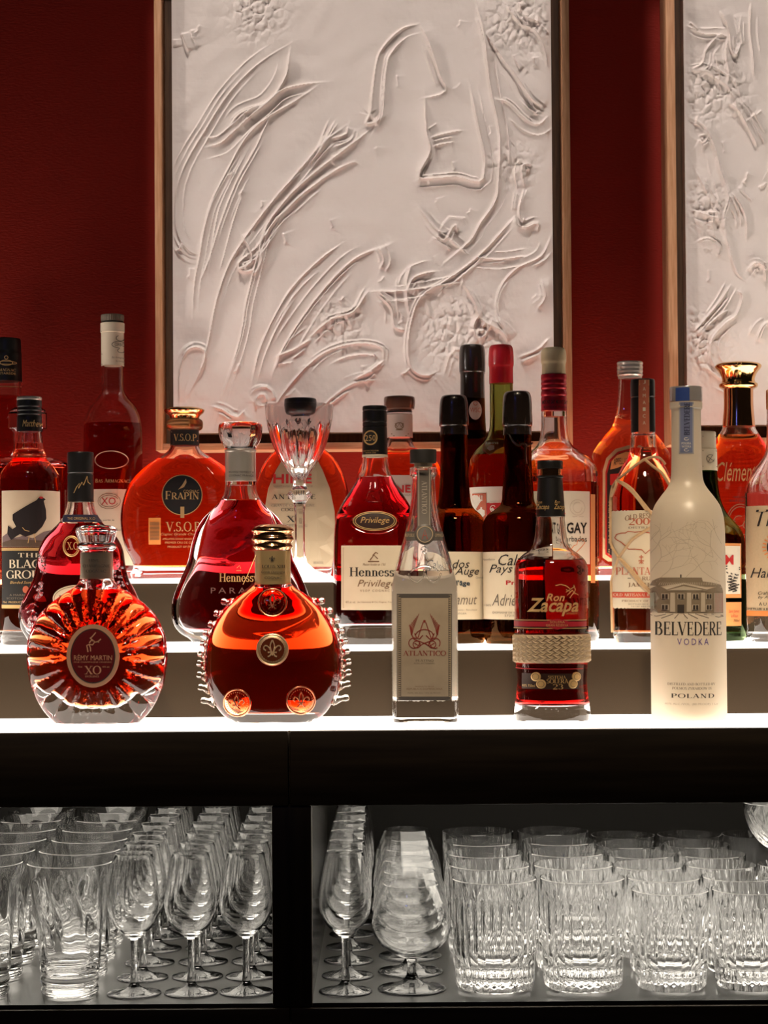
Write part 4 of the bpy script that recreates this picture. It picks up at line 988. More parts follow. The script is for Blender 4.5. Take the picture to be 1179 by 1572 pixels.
b = Bottle('rum_bottle', 'dark green rum bottle behind the frosted bottle, cream and orange labels', 1080, 850, .178, Z2,
    [(983, 60), (976, 63, 'c'), (840, 63), (825, 61.5), (812, 56), (800, 46), (788, 36), (770, 28), (750, 24), (720, 22), (700, 21), (670, 20)], mat=GREENG, level=770, liq=CALV)
nl = b.cap('neck_label', [(723, 22.6, 'c'), (690, 22, 'c'), (689, 21, 'c'), (666, 20.6), (663, 19.5), (662.5, 1)], CREAM, label='cream paper neck label'); b.lines([[(1078, 670), (1100, 670)], [(1078, 692), (1101, 692)], [(1078, 716), (1102, 716)], arcpts(1090, 704, 6, 6, 0, 300), [(1084, 700), (1096, 708)], [(1086, 710), (1094, 698)]], 1, INKG, 'printed_crest', nl)
lb = b.label('front_label', 1022, 834, 1141, 918, ORANGEP, label='cream label with orange border'); b.label('cream_field', 1026, 838, 1138.5, 912, WHITEP, .0007, parent=lb)
b.text('RUM', 1085, 852, 1126, 867, REDI, 'bold', lb, .0012); b.lines([[(1113, 869), (1138, 871)], [(1113, 873), (1138, 874)]] + [[(1114 + (i * 7) % 23, 878 + i * 1.5), (1117 + (i * 7) % 21, 880 + i * 1.5)] for i in range(20)], 1.6, INK, 'printed_view', lb, .0012)
lb = b.label('lower_label', 1022, 924.5, 1141, 961, ORANGEP); b.text('Saint James', 1118, 936, 1136, 942, REDI, 'it', lb); b.text('le Rhum', 1122, 943, 1134, 948, REDI, 'it', lb); b.text('700ml', 1126, 951, 1137, 955, INK, 'it', lb)

b = Bottle('vodka_bottle', 'clear vodka bottle with tan paper label cut off by the right edge', 1196, 860, .125, Z2,
    [(984, 47), (977, 50, 'c'), (770, 51), (752, 50.5), (737, 46), (722, 38), (708, 27), (695, 20), (680, 17.5), (620, 16)], level=757, liq=PALE)
b.cap('screw_cap', [(628, 17, 'c'), (600, 17), (598, 15), (597.7, 1)], GILT)
lb = b.label('front_label', 1153.5, 776, 1240, 945.5, TAN, label='tan paper label'); b.label('orange_band', 1153.5, 938, 1240, 946, ORANGEI, .0007, nz=1, parent=lb)
b.text("Tito's", 1164, 781, 1224, 808, INK, 'it', lb); b.text('Handmade', 1158, 872, 1232, 887, INK, 'it', lb); b.text('Crafted in small batches', 1167, 908, 1228, 913, INK, 'it', lb); b.text('by American distillery', 1167, 914.5, 1228, 920, INK, 'it', lb); b.text('AUSTIN TEXAS', 1168, 925, 1226, 930, INK, 'sans wide', lb)
b.text('DISTILLED & BOTTLED BY', 1155, 933.5, 1200, 936.5, INK, 'bold', lb)
b.disc('sun_disc', 1195, 840, 17, 17, INK, .0009, lb); b.lines([[(1195 + 18*math.cos(R(a)), 840 + 18*math.sin(R(a))), (1195 + 23*math.cos(R(a)), 840 + 23*math.sin(R(a)))] for a in range(0, 360, 15)], 1.6, ORANGEI, 'sun_rays', lb)
# ---- front step
Y1 = 0.0
# fan-fluted round cognac bottle
def fan_fn(bt):
    c = {}
    def fn(x, y, z):
        if 'x' not in c:
            c['x'], c['z'] = bt['x'], bt['z']
        dx, dz = x - c['x'], (z - c['z']) * .92; rho = math.hypot(dx, dz) / bt['r']
        if rho > 1.25: return (x, y, z)
        t = math.atan2(dx, dz); k = min(max((rho - .40) / .14, 0), 1) * min(max((1.22 - rho) / .3, 0), 1)
        if dz < 0: k *= min(max((rho - .2) / .3, 0), 1) * (1 - .55 * min(max((-dz / bt['r'] - .55) / .3, 0), 1))
        w = abs(math.cos(12 * t)) ** .8
        q = .0048 * k * (w - .62) * min(1, abs(y) / .012)
        return (x, y - q if y < 0 else y + q, z)
    return fn
_p = U(149, 1007, Y1)
bt = {'x': -.001, 'z': _p.z - Z1, 'r': 106 * (Y1 - CAM.y) / F}
b = Bottle('cognac_decanter', 'round fan-fluted cognac bottle with oval red medallion and glass stopper', 149, 1007, Y1, Z1,
    [(1113, 58, .36), (1110, 64, .37, 'c'), (1096, 78, .36), (1082, 88, .34), (1062, 98, .33), (1040, 104.5, .33), (1010, 108, .33), (985, 106.5, .33), (962, 99, .34), (943, 88, .36), (926, 71, .42), (912, 52, .52), (902, 36, .72), (893, 27.5, .95), (885, 25.5, 1), (846, 25, 1)],
    level=904, liq=COGNAC, wall=.004, base=.02, seg=176, sub=9, air_top=850, fn=fan_fn(bt),
    lprof=[(1086, 20, .36), (1083, 33, .4), (1078, 44, .42), (1068, 56, .42), (1058, 82, .34), (1045, 96, .32), (1010, 101, .31), (985, 99.5, .31), (962, 92, .32), (943, 81, .34), (926, 65, .4), (914, 48, .48), (905, 36, .62)])
b.cap('silver_neck_label', [(889, 24.2, 'c'), (848, 24.2, 'c')], pm('brushed_silver', (.52, .43, .33), .34, .5), ratio=.8, label='silver neck label under glass')
b.cap('collar', [(846, 25), (843, 28), (840, 30), (836, 29.5), (833.5, 26)], GL)
b.cap('glass_stopper', [(833, 25.5, 'c'), (831, 26.5), (815, 31.5, 'c'), (811, 30), (807, 22), (806, 1)], GL, fn=knurl(14, .02), seg=112, ang=20, label='clear faceted glass stopper')
b.text('FINE', 137, 858, 152, 862, INK, 'serif', off=.0016); b.text('CHAMPAGNE', 128, 866.5, 166, 871, INK, 'serif', off=.0016); b.text('COGNAC', 133, 874.5, 161, 879, INK, 'serif', off=.0016)
# the oval is a flat plate standing just proud of the flutes
def plate(bt, name, cx, cy, rx, ry, y, mat, th=.0012, parent=None, n=48, label=None, ring=None):
    c = U(cx, cy, bt.yw + y); x, z = c.x - bt.x, c.z - bt.zs; k = (bt.yw + y - CAM.y) / F; m = MB()
    o = [(x + rx * k * math.sin(2*math.pi*i/n), z + ry * k * math.cos(2*math.pi*i/n)) for i in range(n)]
    if ring:
        q = [(x + ring * rx * k * math.sin(2*math.pi*i/n), z + ring * ry * k * math.cos(2*math.pi*i/n)) for i in range(n)]
        vs = [(a, y, c_) for a, c_ in o] + [(a, y, c_) for a, c_ in q] + [(a, y + th, c_) for a, c_ in o] + [(a, y + th, c_) for a, c_ in q]
        fs = []
        for i in range(n):
            j = (i + 1) % n
            fs += [(i, j, n + j, n + i), (2*n + j, 2*n + i, 3*n + i, 3*n + j), (j, i, 2*n + i, 2*n + j), (n + i, n + j, 3*n + j, 3*n + i)]
        m.add(vs, fs)
    else:
        m.add([(a, y, c_) for a, c_ in o] + [(a, y + th, c_) for a, c_ in o], [tuple(range(n)), tuple(reversed(range(n, 2*n)))] + [((i+1) % n, i, n + i, n + (i+1) % n) for i in range(n)])
    return m.build(name, mat, parent or bt.root, label=label, ang=50)
def flat_text(bt, txt, x0, y0, x1, y1, y, mat, style, parent, name='lettering'):
    vs, fs = glyphs(txt, style); a = np.array(vs); lo, hi = a.min(0), a.max(0); u = (a - lo) / (hi - lo); m = MB(); P = []
    for p, q in u:
        w_ = U(x0 + (x1 - x0) * p, y1 + (y0 - y1) * q, bt.yw + y); P.append((w_.x - bt.x, y, w_.z - bt.zs))
    m.add(P, fs); return m.build(name, mat, parent, smooth=False)
def flat_lines(bt, L, wd, y, mat, parent, name):
    m = MB()
    for pts in L:
        vs, fs = ribbon(pts, wd); P = []
        for p, q in vs:
            w_ = U(p, q, bt.yw + y); P.append((w_.x - bt.x, y, w_.z - bt.zs))
        m.add(P, fs)
    return m.build(name, mat, parent, smooth=False)
yo = -.0295
COPI = pm('copper_ink', (.55, .30, .19), .4, .3)
ml = plate(b, 'medallion', 142.5, 1007, 40.5, 48.5, yo, COPI, .004, label='oval medallion with copper border')
plate(b, 'medallion_field', 142.5, 1007, 33, 40.5, yo - .0006, pm('dark_red_field', (.09, .006, .008), .3), .0004, ml)
plate(b, 'medallion_line', 142.5, 1007, 34.5, 42, yo - .0005, INK, .0003, ml)
flat_text(b, 'RÉMY MARTIN', 113.5, 1004, 172, 1013.5, yo - .0010, COPI, 'sans', ml); flat_text(b, 'FINE CHAMPAGNE COGNAC', 113.5, 1015.5, 171.5, 1017.5, yo - .0010, COPI, 'sans', ml)
flat_text(b, 'XO', 129.5, 1022, 155.5, 1035.5, yo - .0010, COPI, 'serif', ml); flat_text(b, 'EXCELLENCE', 131, 1037, 152, 1040, yo - .0010, COPI, 'sans', ml)
flat_text(b, '700ml', 119.5, 1022.5, 126, 1025, yo - .001, COPI, 'sans', ml); flat_text(b, '40% alc', 157, 1022.5, 168, 1025, yo - .001, COPI, 'sans', ml)
flat_lines(b, [[(135, 1001), (134, 995), (133, 991), (137, 989), (142, 990), (145, 986), (150, 985), (155, 981)], [(139, 1000), (139, 995), (137, 990)], [(137, 987), (140, 983), (144, 984)], [(138, 980), (141, 978), (147, 971)], [(139, 980), (144, 984), (146, 986)], [(150, 985), (152, 986)]], 1.7, yo - .001, COPI, ml, 'centaur_emblem')

# round decanter with spikes and lily medallions
b = Bottle('cognac_decanter', 'round spiked crystal decanter with lily medallions and ringed gold cap', 419.5, 1005, Y1, Z1,
    [(1113, 50, .55), (1110, 58, .52, 'c'), (1100, 74, .46), (1088, 85, .43), (1070, 95, .42), (1045, 103.5, .41), (1016, 106, .41), (990, 103, .41), (965, 94.5, .42), (940, 79.5, .45), (922, 62, .52), (910, 46, .64), (902, 34, .8), (896, 28.5, .95), (890, 27.5, 1), (848, 27, 1)],
    level=903, liq=COGNAC, wall=.0042, base=.010, seg=88, sub=7, air_top=852)
b.cap('gilt_neck', [(897, 27.6, 'c'), (845, 27.6, 'c')], pm('champagne_gold', (.66, .47, .23), .30, .6), label='gilt engraved neck')
b.cap('gold_cap', [(844, 28, 'c'), (840, 30.5), (838, 30.5), (835, 28.5), (832, 30), (829, 32.2), (826, 32), (822, 29.5), (818, 30.5), (815, 32.6), (812, 31.5), (809, 28), (805.5, 20), (804.5, 1)], pm('rose_gold', (.80, .46, .24), .17, 1), label='ringed rose-gold cap')
b.text('LOUIS XIII', 403, 867, 436, 872, INK, 'serif', off=.0012); b.text('Grande Champagne', 402, 876, 436, 881, INK, 'it', off=.0012); b.text('COGNAC', 407, 885, 432, 889, INK, 'sans', off=.0012)
b.lines(fleur(418, 858, 6), .8, INK, 'engraved_lily', off=.0012)
RIM = glass('crystal', (1, .97, .92), 1.52)
for (mx, my, mr, gl_) in ((418.5, 997, 25, 1), (418.5, 925, 22.5, 0), (364.5, 1079, 22, 0), (461.5, 1075, 22.5, 0)):
    md = b.disc('lily_medallion', mx, my, mr, mr, pm('gilt_glass', (.80, .52, .30), .36, .75) if gl_ else glass('red_crystal', (.98, .55, .35)), -.0008, thick=.0030, label='gold lily medallion' if gl_ else 'glass lily medallion')
    if gl_: b.disc('medallion_field', mx, my, mr * .72, mr * .72, pm('dark_cognac_field', (.10, .02, .008), .2), .0027, md)
    im = pm('pale_gilt_relief', (.90, .66, .42), .34, .7) if gl_ else pm('copper_red_relief', (.62, .24, .13), .25, .8)
    b.ring('medallion_rim', mx, my, mr * .93, mr * .93, .0010, im, .0020, md); b.cords('lily', [p for p in fleur(mx, my, mr * .78)], .0008, im, .0030, md)
    b.bumps('bead_ring', [(mx + mr * .74 * math.cos(R(a)), my + mr * .74 * math.sin(R(a))) for a in range(0, 360, 12)], .00055, im, md, .0030)
sp = lambda P: [(260 + a / 3.684, 780 + c / 3.684) for a, c in P]
LFT = sp([(290, 525), (250, 590), (218, 650), (190, 700), (172, 760), (160, 820), (153, 875), (153, 940), (160, 1010), (175, 1085)])
RGT = sp([(880, 520), (925, 575), (965, 632), (990, 690), (1012, 750), (1022, 805), (1032, 865), (1032, 925), (1028, 990), (1020, 1070)])
spk = []
for P in (LFT, RGT):
    for (a, c_) in P:
        w_ = U(a, c_, b.yw); tip = Vector((w_.x - b.x, 0, w_.z - b.zs)); z_ = tip.z - .002
        base_ = Vector((math.copysign(b.rx(z_) - .002, tip.x), 0, z_ - .001))
        ax = (tip - base_); L_ = ax.length; ax.normalize(); q = ax.to_track_quat('Z', 'Y').to_matrix()
        m = MB(); lathe(m, [(0, -.001), (.0062, 0), (.0050, L_ * .25), (.0031, L_ * .52), (.0038, L_ * .76), (.0030, L_ * .93), (0, L_)], 12)
        m.v = [tuple(base_ + q @ Vector(v)) for v in m.v]; m.build('spike', RIM, b.root)
    m = MB(); tube(m, [(math.copysign(b.rx(z_), P[0][0] - 419.5), 0, z_) for z_ in np.linspace(b.z(1082), b.z(915), 24)], .0016, 8); m.build('spike_ridge', RIM, b.root)
m = MB(); pts = [U(a, c_, -.012) for a, c_ in ((393, 852), (387, 868), (380, 886), (375, 897))]; tube(m, [(p.x - b.x, -.012 - .006 * i, p.z) for i, p in enumerate(pts)], .0005, 6); m.build('seal_cord', GOLDI, b.root, label='thin gold cord')
b.disc('cord_seal', 373, 902.5, 8, 8, pm('dark_red_seal', (.18, .02, .015), .4), .001, thick=.002, label='dark red round seal')

# square clear rum bottle
b = Bottle('white_rum_bottle', 'clear square rum bottle with pewter label and black stopper', 651.5, 950, Y1, Z1,
    [(1111, 47), (1107, 50, 'c'), (1000, 50.5), (912, 50.5), (895, 49), (876, 45), (850, 38), (820, 29.5), (795, 23.5), (768, 19.5), (745, 18), (732, 18, 'c'), (730, 20.5, 'c'), (719, 20.5), (717.5, 19)],
    n=lambda z: 2.2 + 3.6 * min(1, max(0, (.215 - z) / .06)), level=877, liq=PALE, wall=.0035, base=.024, seg=96, air_top=720)
b.cap('cork', [(719, 14), (711, 14, 'c')], pm('cork', (.55, .42, .26), .8, bump=(500, .5)), label='pale cork'); b.cap('stopper', [(711, 20.3, 'c'), (692, 20.5), (690.3, 19.5), (690, 1)], pm('black_wood', (.02, .017, .015), .55), label='black disc stopper')
b.back_label('back_label', 44, 890, 1077, frosted('thin_white_paper'), .0006, label='cream back label seen through the bottle')
PEW = pm('pewter_paper', (.58, .47, .34), .55, 0, var=(28, (.34, .26, .18)))
ns = b.label('neck_strip', 640.5, 722, 661.5, 812, pm('grey_strip', (.16, .135, .115), .5), .0006, nx=6, label='grey neck strip'); b.lines([[(643, 722), (643, 810)], [(659, 722), (659, 810)]], 1.2, pm('pale_grey_ink', (.45, .38, .31), .5), 'printed_line', ns); b.text('ATLANTICO', 647.5, 738, 655.5, 789, pm('pale_grey_ink', (0, 0, 0)), 'serif', ns, rot=1)
nb = b.label('neck_band', 624, 816, 679, 830, pm('dark_pewter', (.10, .085, .075), .45), .0008, label='dark band around the shoulder'); b.text('REPUBLICA', 624, 819, 640, 824, TAN, 'sans', nb, .0013); b.text('DOMINICA', 665, 819, 680, 824, TAN, 'sans', nb, .0013)
sl = b.disc('round_seal', 652, 820.5, 15, 16, pm('dark_pewter', (0, 0, 0)), .0010, thick=.0015, label='scalloped round seal'); b.line(arcpts(652, 820.5, 11, 12, 0, 350, 30), 1, TAN, 'printed_ring', sl, .0034, closed=True)
b.lines([[(648, 828), (652, 813), (656, 828)], [(649, 822), (655, 822)]], 1.5, pm('rust_ink', (.26, .03, .018), .6), 'emblem', sl, .0034)
b.cords('embossed_anchor', [[(651, 845), (645, 862), (640, 874)], [(651, 845), (657, 862), (662, 874)], [(627, 881), (632, 890), (642, 893), (650, 884), (652, 874)], [(677, 880), (672, 890), (662, 893), (654, 884), (650, 874)], [(630, 878), (638, 872), (652, 868), (666, 872), (674, 878)], arcpts(651, 844, 4, 4, 0, 350)], .0010, GL, .0006, label='anchor compass emblem in relief')
lb = b.label('front_label', 609.5, 911.5, 693.5, 1075, pm('dark_pewter', (0, 0, 0)), .0005, label='pewter coloured label with dark border'); b.label('label_field', 616, 918, 688, 1069, PEW, .0008, parent=lb); b.line(rectline(611.5, 913.5, 691.5, 1073), .8, TAN, 'printed_border', lb, .0011, closed=True)
b.lines([[(612.5, y), (615.5, y)] for y in np.arange(918, 1070, 3.2)] + [[(688.5, y), (691, y)] for y in np.arange(918, 1070, 3.2)], 1.4, TAN, 'printed_beads', lb, .0011)['kind'] = 'stuff'
RUST = pm('rust_ink', (0, 0, 0))
ml = [sp_ for k in (-1, 1) for sp_ in ([(651.5 + k * 2, 955), (651.5 + k * 10, 979)], [(651.5 + k * 15, 972), (651.5 + k * 12, 979), (651.5 + k * 8, 981), (651.5 + k * 2.5, 975)], [(651.5, 966), (651.5 + k * 6, 967), (651.5 + k * 11, 970), (651.5 + k * 14, 975)],
    [(651.5 + k * 8, 992), (651.5 + k * 2, 988), (651.5 - k * 16, 981), (651.5 - k * 19, 975)], arcpts(651.5 + k * 12, 989, 5.5, 5.5, 0, 360), arcpts(651.5 + k * 16, 987, 8, 8, 60 if k > 0 else 0, 300 if k < 0 else 400), [(651.5 + k * 9, 991), (651.5 + k * 15, 987)])]
for k in (-1, 1):
    for i in range(7): ml.append([(651.5 + k * (19 + i * .2), 975), (651.5 + k * (17 + i * 1.0), 965 - i), (651.5 + k * (8.5 + i * 2.6), 942 + i * 3.2)])
b.lines(ml[:14], 1.4, RUST, 'printed_emblem', lb, .0012); b.lines(ml[14:], .75, RUST, 'printed_wheat', lb, .0012); b.disc('printed_dot', 651.5, 953.5, 2, 2, RUST, .0012, lb)
b.text('ATLANTICO', 618.5, 998.5, 684.5, 1006.5, RUST, 'serif', lb, .0012); b.text('PLATINO', 638, 1012, 665.5, 1015.5, INKG, 'serif', lb, .0012); b.text('RON ARTESANAL', 635.5, 1017, 668, 1019, INKG, 'sans', lb, .0012)
b.text('PRODUCTO DE LA', 637, 1052.5, 666, 1054.5, INKB, 'sans', lb, .0012); b.text('REPUBLICA DOMINICANA', 624.5, 1056, 679, 1058.5, INKB, 'sans', lb, .0012); b.text('750ML 40% ALC / VOL 80 PROOF', 625.5, 1062.5, 676, 1064.5, INKG, 'sans', lb, .0012)

# straw-banded rum bottle
b = Bottle('aged_rum_bottle', 'dark rum bottle with woven straw band and waisted base', 846.5, 950, Y1, Z1,
    [(1110, 54), (1106, 57.5, 'c'), (1095, 58.5), (1080, 57), (1062, 54.5), (1045, 53.5), (1025, 54.5), (1012, 56), (972, 56.5), (880, 56.5), (868, 55.5), (859, 51), (851, 43), (843, 32), (834, 26.5), (820, 24), (800, 22), (794, 21.5), (740, 18)], level=861, liq=liquid('dark_solera_rum', (.34, .006, .005)), wall=.003, base=.016, seg=72, air_top=760)
b.cap('sleeve', [(793, 22.4, 'c'), (760, 20.5), (734, 18.6, 'c'), (733, 20, 'c'), (730.5, 20, 'c')], BLACK); b.cap('copper_ring', [(730, 18, 'c'), (720.5, 18, 'c')], pm('copper_gilt', (0, 0, 0)), label='copper ring'); b.cap('cap', [(720, 19.6, 'c'), (709, 19.6), (707.5, 18.5), (707, 1)], BLACK)
b.line([(824.5, 788), (868, 788)], 1.3, REDI, 'red_line', off=.0008)
for x in (824, 850): b.text('Zacapa', x, 774, x + 19, 784, GOLDI, 'it'); b.text('Ron', x + 1, 768, x + 9, 773, GOLDI, 'it')
b.text('Ron', 838, 911, 866, 923, GOLDI, 'it bold'); b.text('Zacapa', 810.5, 918, 888, 946, GOLDI, 'it bold'); b.text('Centenario', 867, 939, 886, 943, GOLDI, 'it')
b.lines([[(852, 899), (860, 897), (868, 899), (876, 905)], [(868, 909), (876, 904), (882, 900)], [(872, 912), (878, 906), (884, 912)], [(874, 918), (880, 910), (888, 913)], [(880, 898), (883, 905), (880, 912)], [(868, 905), (875, 908), (870, 914)]], 1.5, GOLDI, 'sugar_cane_emblem')
lb = b.label('red_band', 791, 951, 902, 965, pm('maroon_band', (.06, .01, .01), .4), .0005, nz=3, label='red band with gold edges'); b.label('red_stripe', 791, 954, 902, 962, pm('deep_red_print', (.42, .015, .03), .45), .0008, nz=2, parent=lb)
b.lines([[(791 + i * 3.7, y) for i in range(31)] for y in (952, 964.5)], 1.2, GOLDI, 'gold_line', lb, .0012); b.put('gold_cartouche', [(836, 958), (840, 953), (855, 949.5), (870, 953), (873, 958), (870, 962.5), (855, 966.5), (840, 962.5)], [tuple(range(8))], pm('deep_red_print', (0, 0, 0)), .0013, lb, sub=8)
b.text('SOLERA', 844, 953, 866, 956.5, GOLDI, 'sans', lb, .0018); b.text('GRAN RESERVA', 838, 958, 871, 961.5, GOLDI, 'sans', lb, .0018)
STRAW = pm('woven_straw', (.66, .50, .32), .7, var=(500, (.52, .37, .22)))
sb = b.cap('straw_band', [(1016, 57.4, 'c'), (1013, 58.6), (976, 58.6), (973, 57.4, 'c')], STRAW, label='woven straw band')
m = MB(); z0_, z1_ = b.z(1014.5), b.z(974.5); nr = 11; nc = 34
for j in range(nr):
    for i in range(nc):
        t0 = 2 * math.pi * (i + .5 * (j % 2)) / nc; zc = z0_ + (z1_ - z0_) * (j + .5) / nr; sg = 1 if j % 2 else -1
        dt, dz = 2 * math.pi / nc * .46, (z1_ - z0_) / nr * .62; rad = 58.7 * b.sc
        P = []
        for (u_, v_, o_) in ((-1.25, -.2, 0), (-.6, -.75, .0007), (1.25, .2, 0), (.6, .75, .0007)):
            t = t0 + dt * u_; P.append(((rad + o_) * math.sin(t), -(rad + o_) * math.cos(t), zc + sg * dz * v_ * 1.1 + sg * dz * u_ * .35))
        P += [((rad + .0011) * math.sin(t0), -(rad + .0011) * math.cos(t0), zc)]
        f = [(0, 1, 4), (1, 2, 4), (2, 3, 4), (3, 0, 4)]
        m.add(P, f if sg > 0 else [tuple(reversed(q)) for q in f])
o = m.build('straw_plaits', STRAW, sb); o['kind'] = 'stuff'
b.text('SISTEMA', 841, 1037, 868, 1041.5, GOLDI, 'serif'); b.text('SOLERA', 839, 1042, 872, 1049, GOLDI, 'serif'); b.text('23', 848, 1050, 864, 1058, GOLDI, 'serif'); b.text('40% 750ml', 804, 1051, 822, 1055, GOLDI, 'sans')
b.label('lower_band', 803, 1034, 890, 1058, pm('brown_translucent_band', (.035, .015, .01), .4), .0003, nz=3)
for (x, y) in ((823.5, 1039), (831, 1050), (884.5, 1039), (879, 1050)):
    d = b.disc('medal', x, y, 7, 7, GOLDI, .0010, thick=.0006, label='small gold medal'); b.line(arcpts(x, y, 4.6, 4.6, 0, 350, 20), .7, INKB, 'medal_ring', d, .0022, closed=True)
b.line([(796 + i * 5, 1027) for i in range(21)], 1, REDI, 'red_line'); b.text('Zacapa', 822, 1076, 872, 1093, GL, 'it', name='embossed_lettering', off=.0012)

# frosted vodka bottle
FR = frosted('frosted_glass')
b = Bottle('vodka_bottle', 'tall frosted white vodka bottle with palace print and blue neck strip', 1056.5, 950, Y1, Z1,
    [(1108, 53), (1103, 57, 'c'), (1090, 57.5), (820, 57), (800, 56), (787, 53.5), (775, 49), (763, 41), (752, 32.5), (742, 26.5), (730, 24), (700, 23), (632, 22.5), (629, 23, 'c'), (627, 25, 'c'), (618, 25)], mat=FR, level=None, hollow=False, seg=80)
b.cap('cap', [(616.5, 25, 'c'), (595.5, 25), (594.3, 24), (594, 1)], pm('clear_grey_cap', (.55, .50, .48), .2, .6), label='silver-grey cap'); b.label('cap_panel', 1038.5, 595, 1058, 615.5, pm('blue_panel', (.03, .06, .22), .35), .0006, nx=6, nz=2, label='blue panel on the cap')
ns = b.label('neck_strip', 1043, 617, 1064.5, 697, pm('grey_blue_edge', (.40, .38, .40), .5), .0006, nx=6, label='blue neck strip'); b.label('strip_field', 1044.8, 618, 1062.5, 695, pm('steel_blue_paper', (.16, .18, .30), .5), .0009, nx=6, parent=ns)
b.text('BELVEDERE', 1050, 618, 1058.5, 668, pm('navy_ink', (.015, .012, .05), .5), 'serif', ns, .0013, rot=-1); b.text('POLSKA', 1047, 679, 1060, 682.5, WHITEI, 'sans', ns, .0013); b.text('WODKA', 1047, 684, 1060, 687.5, WHITEI, 'sans', ns, .0013); b.lines([arcpts(1053.5, 674, 3, 2, 0, 300), arcpts(1053.5, 691, 3, 2, 0, 300)], .8, WHITEI, 'ornament', ns, .0013)
TW = pm('twig_print', (.54, .46, .36), .7)
rr = random.Random(11); L = []
def twig(x, y, a, l, d):
    if d == 0 or l < 3: return
    pts = [(x, y)]; aa = a
    for _ in range(4):
        aa += rr.uniform(-.22, .22); x += math.cos(aa) * l / 4; y -= math.sin(aa) * l / 4; pts.append((x, y))
    if all(1002 < p[0] < 1112 and 797 < p[1] < 900 for p in pts): L.append((pts, d))
    for s in (-1, 1):
        if rr.random() < .9: twig(x, y, aa + s * rr.uniform(.25, .7), l * rr.uniform(.6, .9), d - 1)
for (x, y, a, l) in ((1112, 880, 2.1, 30), (1111, 860, 2.4, 30), (1106, 893, 2.7, 34), (1005, 880, 1.1, 28), (1003, 850, 1.0, 24), (1012, 893, .7, 26), (1110, 835, 2.0, 24), (1048, 893, .9, 26), (1004, 830, .9, 22)): twig(x, y, a, l, 5)
for wdt, sel in ((.6, (4, 5)), (.35, (1, 2, 3))): b.lines([p for p, d in L if d in sel], wdt, TW, 'twig_print', None, .0006)
PB = pm('palace_brown_print', (.27, .20, .13), .7); PL = pm('palace_pale_print', (.62, .51, .38), .7); PD = pm('palace_dark_print', (.05, .035, .025), .7)
pz = lambda P: [(1000 + a / 9.825, 860 + c / 9.825) for a, c in P]
def pp(P, mat, nm, off, par=None): P = pz(P); return b.put(nm, P, [tuple(range(len(P)))], mat, off, par, sub=7)
pal = pp([(15, 455), (30, 430), (80, 410), (140, 380), (250, 440), (480, 365), (830, 440), (1000, 400), (1090, 410), (1108, 470), (1108, 800), (15, 800)], PB, 'palace_print', .0006)
pp([(55, 380), (75, 310), (130, 275), (170, 260), (750, 262), (765, 320), (900, 335), (1060, 370), (1080, 405), (820, 400), (480, 340), (160, 395)], PB, 'palace_roof', .0007, pal)
b.lines([pz([(170 + i * 26, 335), (150 + i * 27, 375)]) for i in range(32)], .8, PL, 'roof_tiles', pal, .0010)
pp([(250, 455), (480, 390), (830, 455)], PL, 'palace_pediment', .0010, pal); b.lines([pz([(20, 470), (1105, 470)]), pz([(160, 285), (750, 285)])], 1.0, PL, 'cornice', pal, .0010)
for x in (330, 560, 768): pp([(x - 30, 490), (x + 30, 490), (x + 35, 780), (x - 35, 780)], PL, 'palace_column', .0010, pal)
pp([(35, 490), (100, 490), (100, 740), (35, 740)], pm('palace_green_print', (.36, .36, .27), .7), 'palace_column', .0010, pal); pp([(940, 495), (1095, 495), (1095, 790), (940, 790)], pm('palace_stripe_print', (.45, .40, .31), .7), 'palace_wing', .0010, pal)
b.lines([pz([(960 + i * 22, 500), (955 + i * 22, 785)]) for i in range(7)], .8, pm('pale_red_print', (.5, .22, .18), .7), 'wing_stripes', pal, .0013)
for x, y in ((230, 545), (445, 545), (655, 545), (860, 545), (230, 710), (655, 710), (860, 710)):
    w_ = pp([(x - 48, y - 42), (x + 48, y - 42), (x + 48, y + 42), (x - 48, y + 42)], PL, 'palace_window', .0009, pal); pp([(x - 38, y - 33), (x - 5, y - 33), (x - 5, y + 33), (x - 38, y + 33)], PD, 'window_pane', .0013, pal); pp([(x + 5, y - 33), (x + 38, y - 33), (x + 38, y + 33), (x + 5, y + 33)], PD, 'window_pane', .0013, pal)
pp([(395, 670), (490, 670), (490, 795), (395, 795)], PD, 'palace_door', .0010, pal); pp([(432, 215), (452, 215), (452, 262), (432, 262)], PD, 'chimney', .0008, pal)
b.lines([pz(P) for P in ([(15, 830), (120, 850), (240, 815)], [(180, 880), (340, 810)], [(355, 880), (410, 810)], [(480, 810), (540, 880)], [(545, 808), (690, 880)], [(650, 808), (860, 872)], [(780, 815), (1020, 860), (1110, 850)], [(900, 812), (1105, 835)])], .9, PD, 'path_lines', pal, .0008)
b.text('BELVEDERE', 1011, 954, 1109, 976, INK, 'serif', name='lettering'); b.text('VODKA', 1040, 980, 1087, 990, pm('violet_blue_ink', (.10, .06, .36), .5), 'sans wide')
b.text('DISTILLED AND BOTTLED BY', 1027, 1048, 1098, 1052, INKG, 'serif'); b.text('POLMOS ZYRARDOW IN', 1033, 1054.5, 1092, 1058.5, INKG, 'serif'); b.text('POLAND', 1031.5, 1064.5, 1096, 1071.5, INK, 'serif wide'); b.text('40% ALC./VOL. (80 PROOF) 1 Ltr', 1023, 1079, 1103, 1083, pm('pale_print', (.45, .38, .29), .7), 'sans')
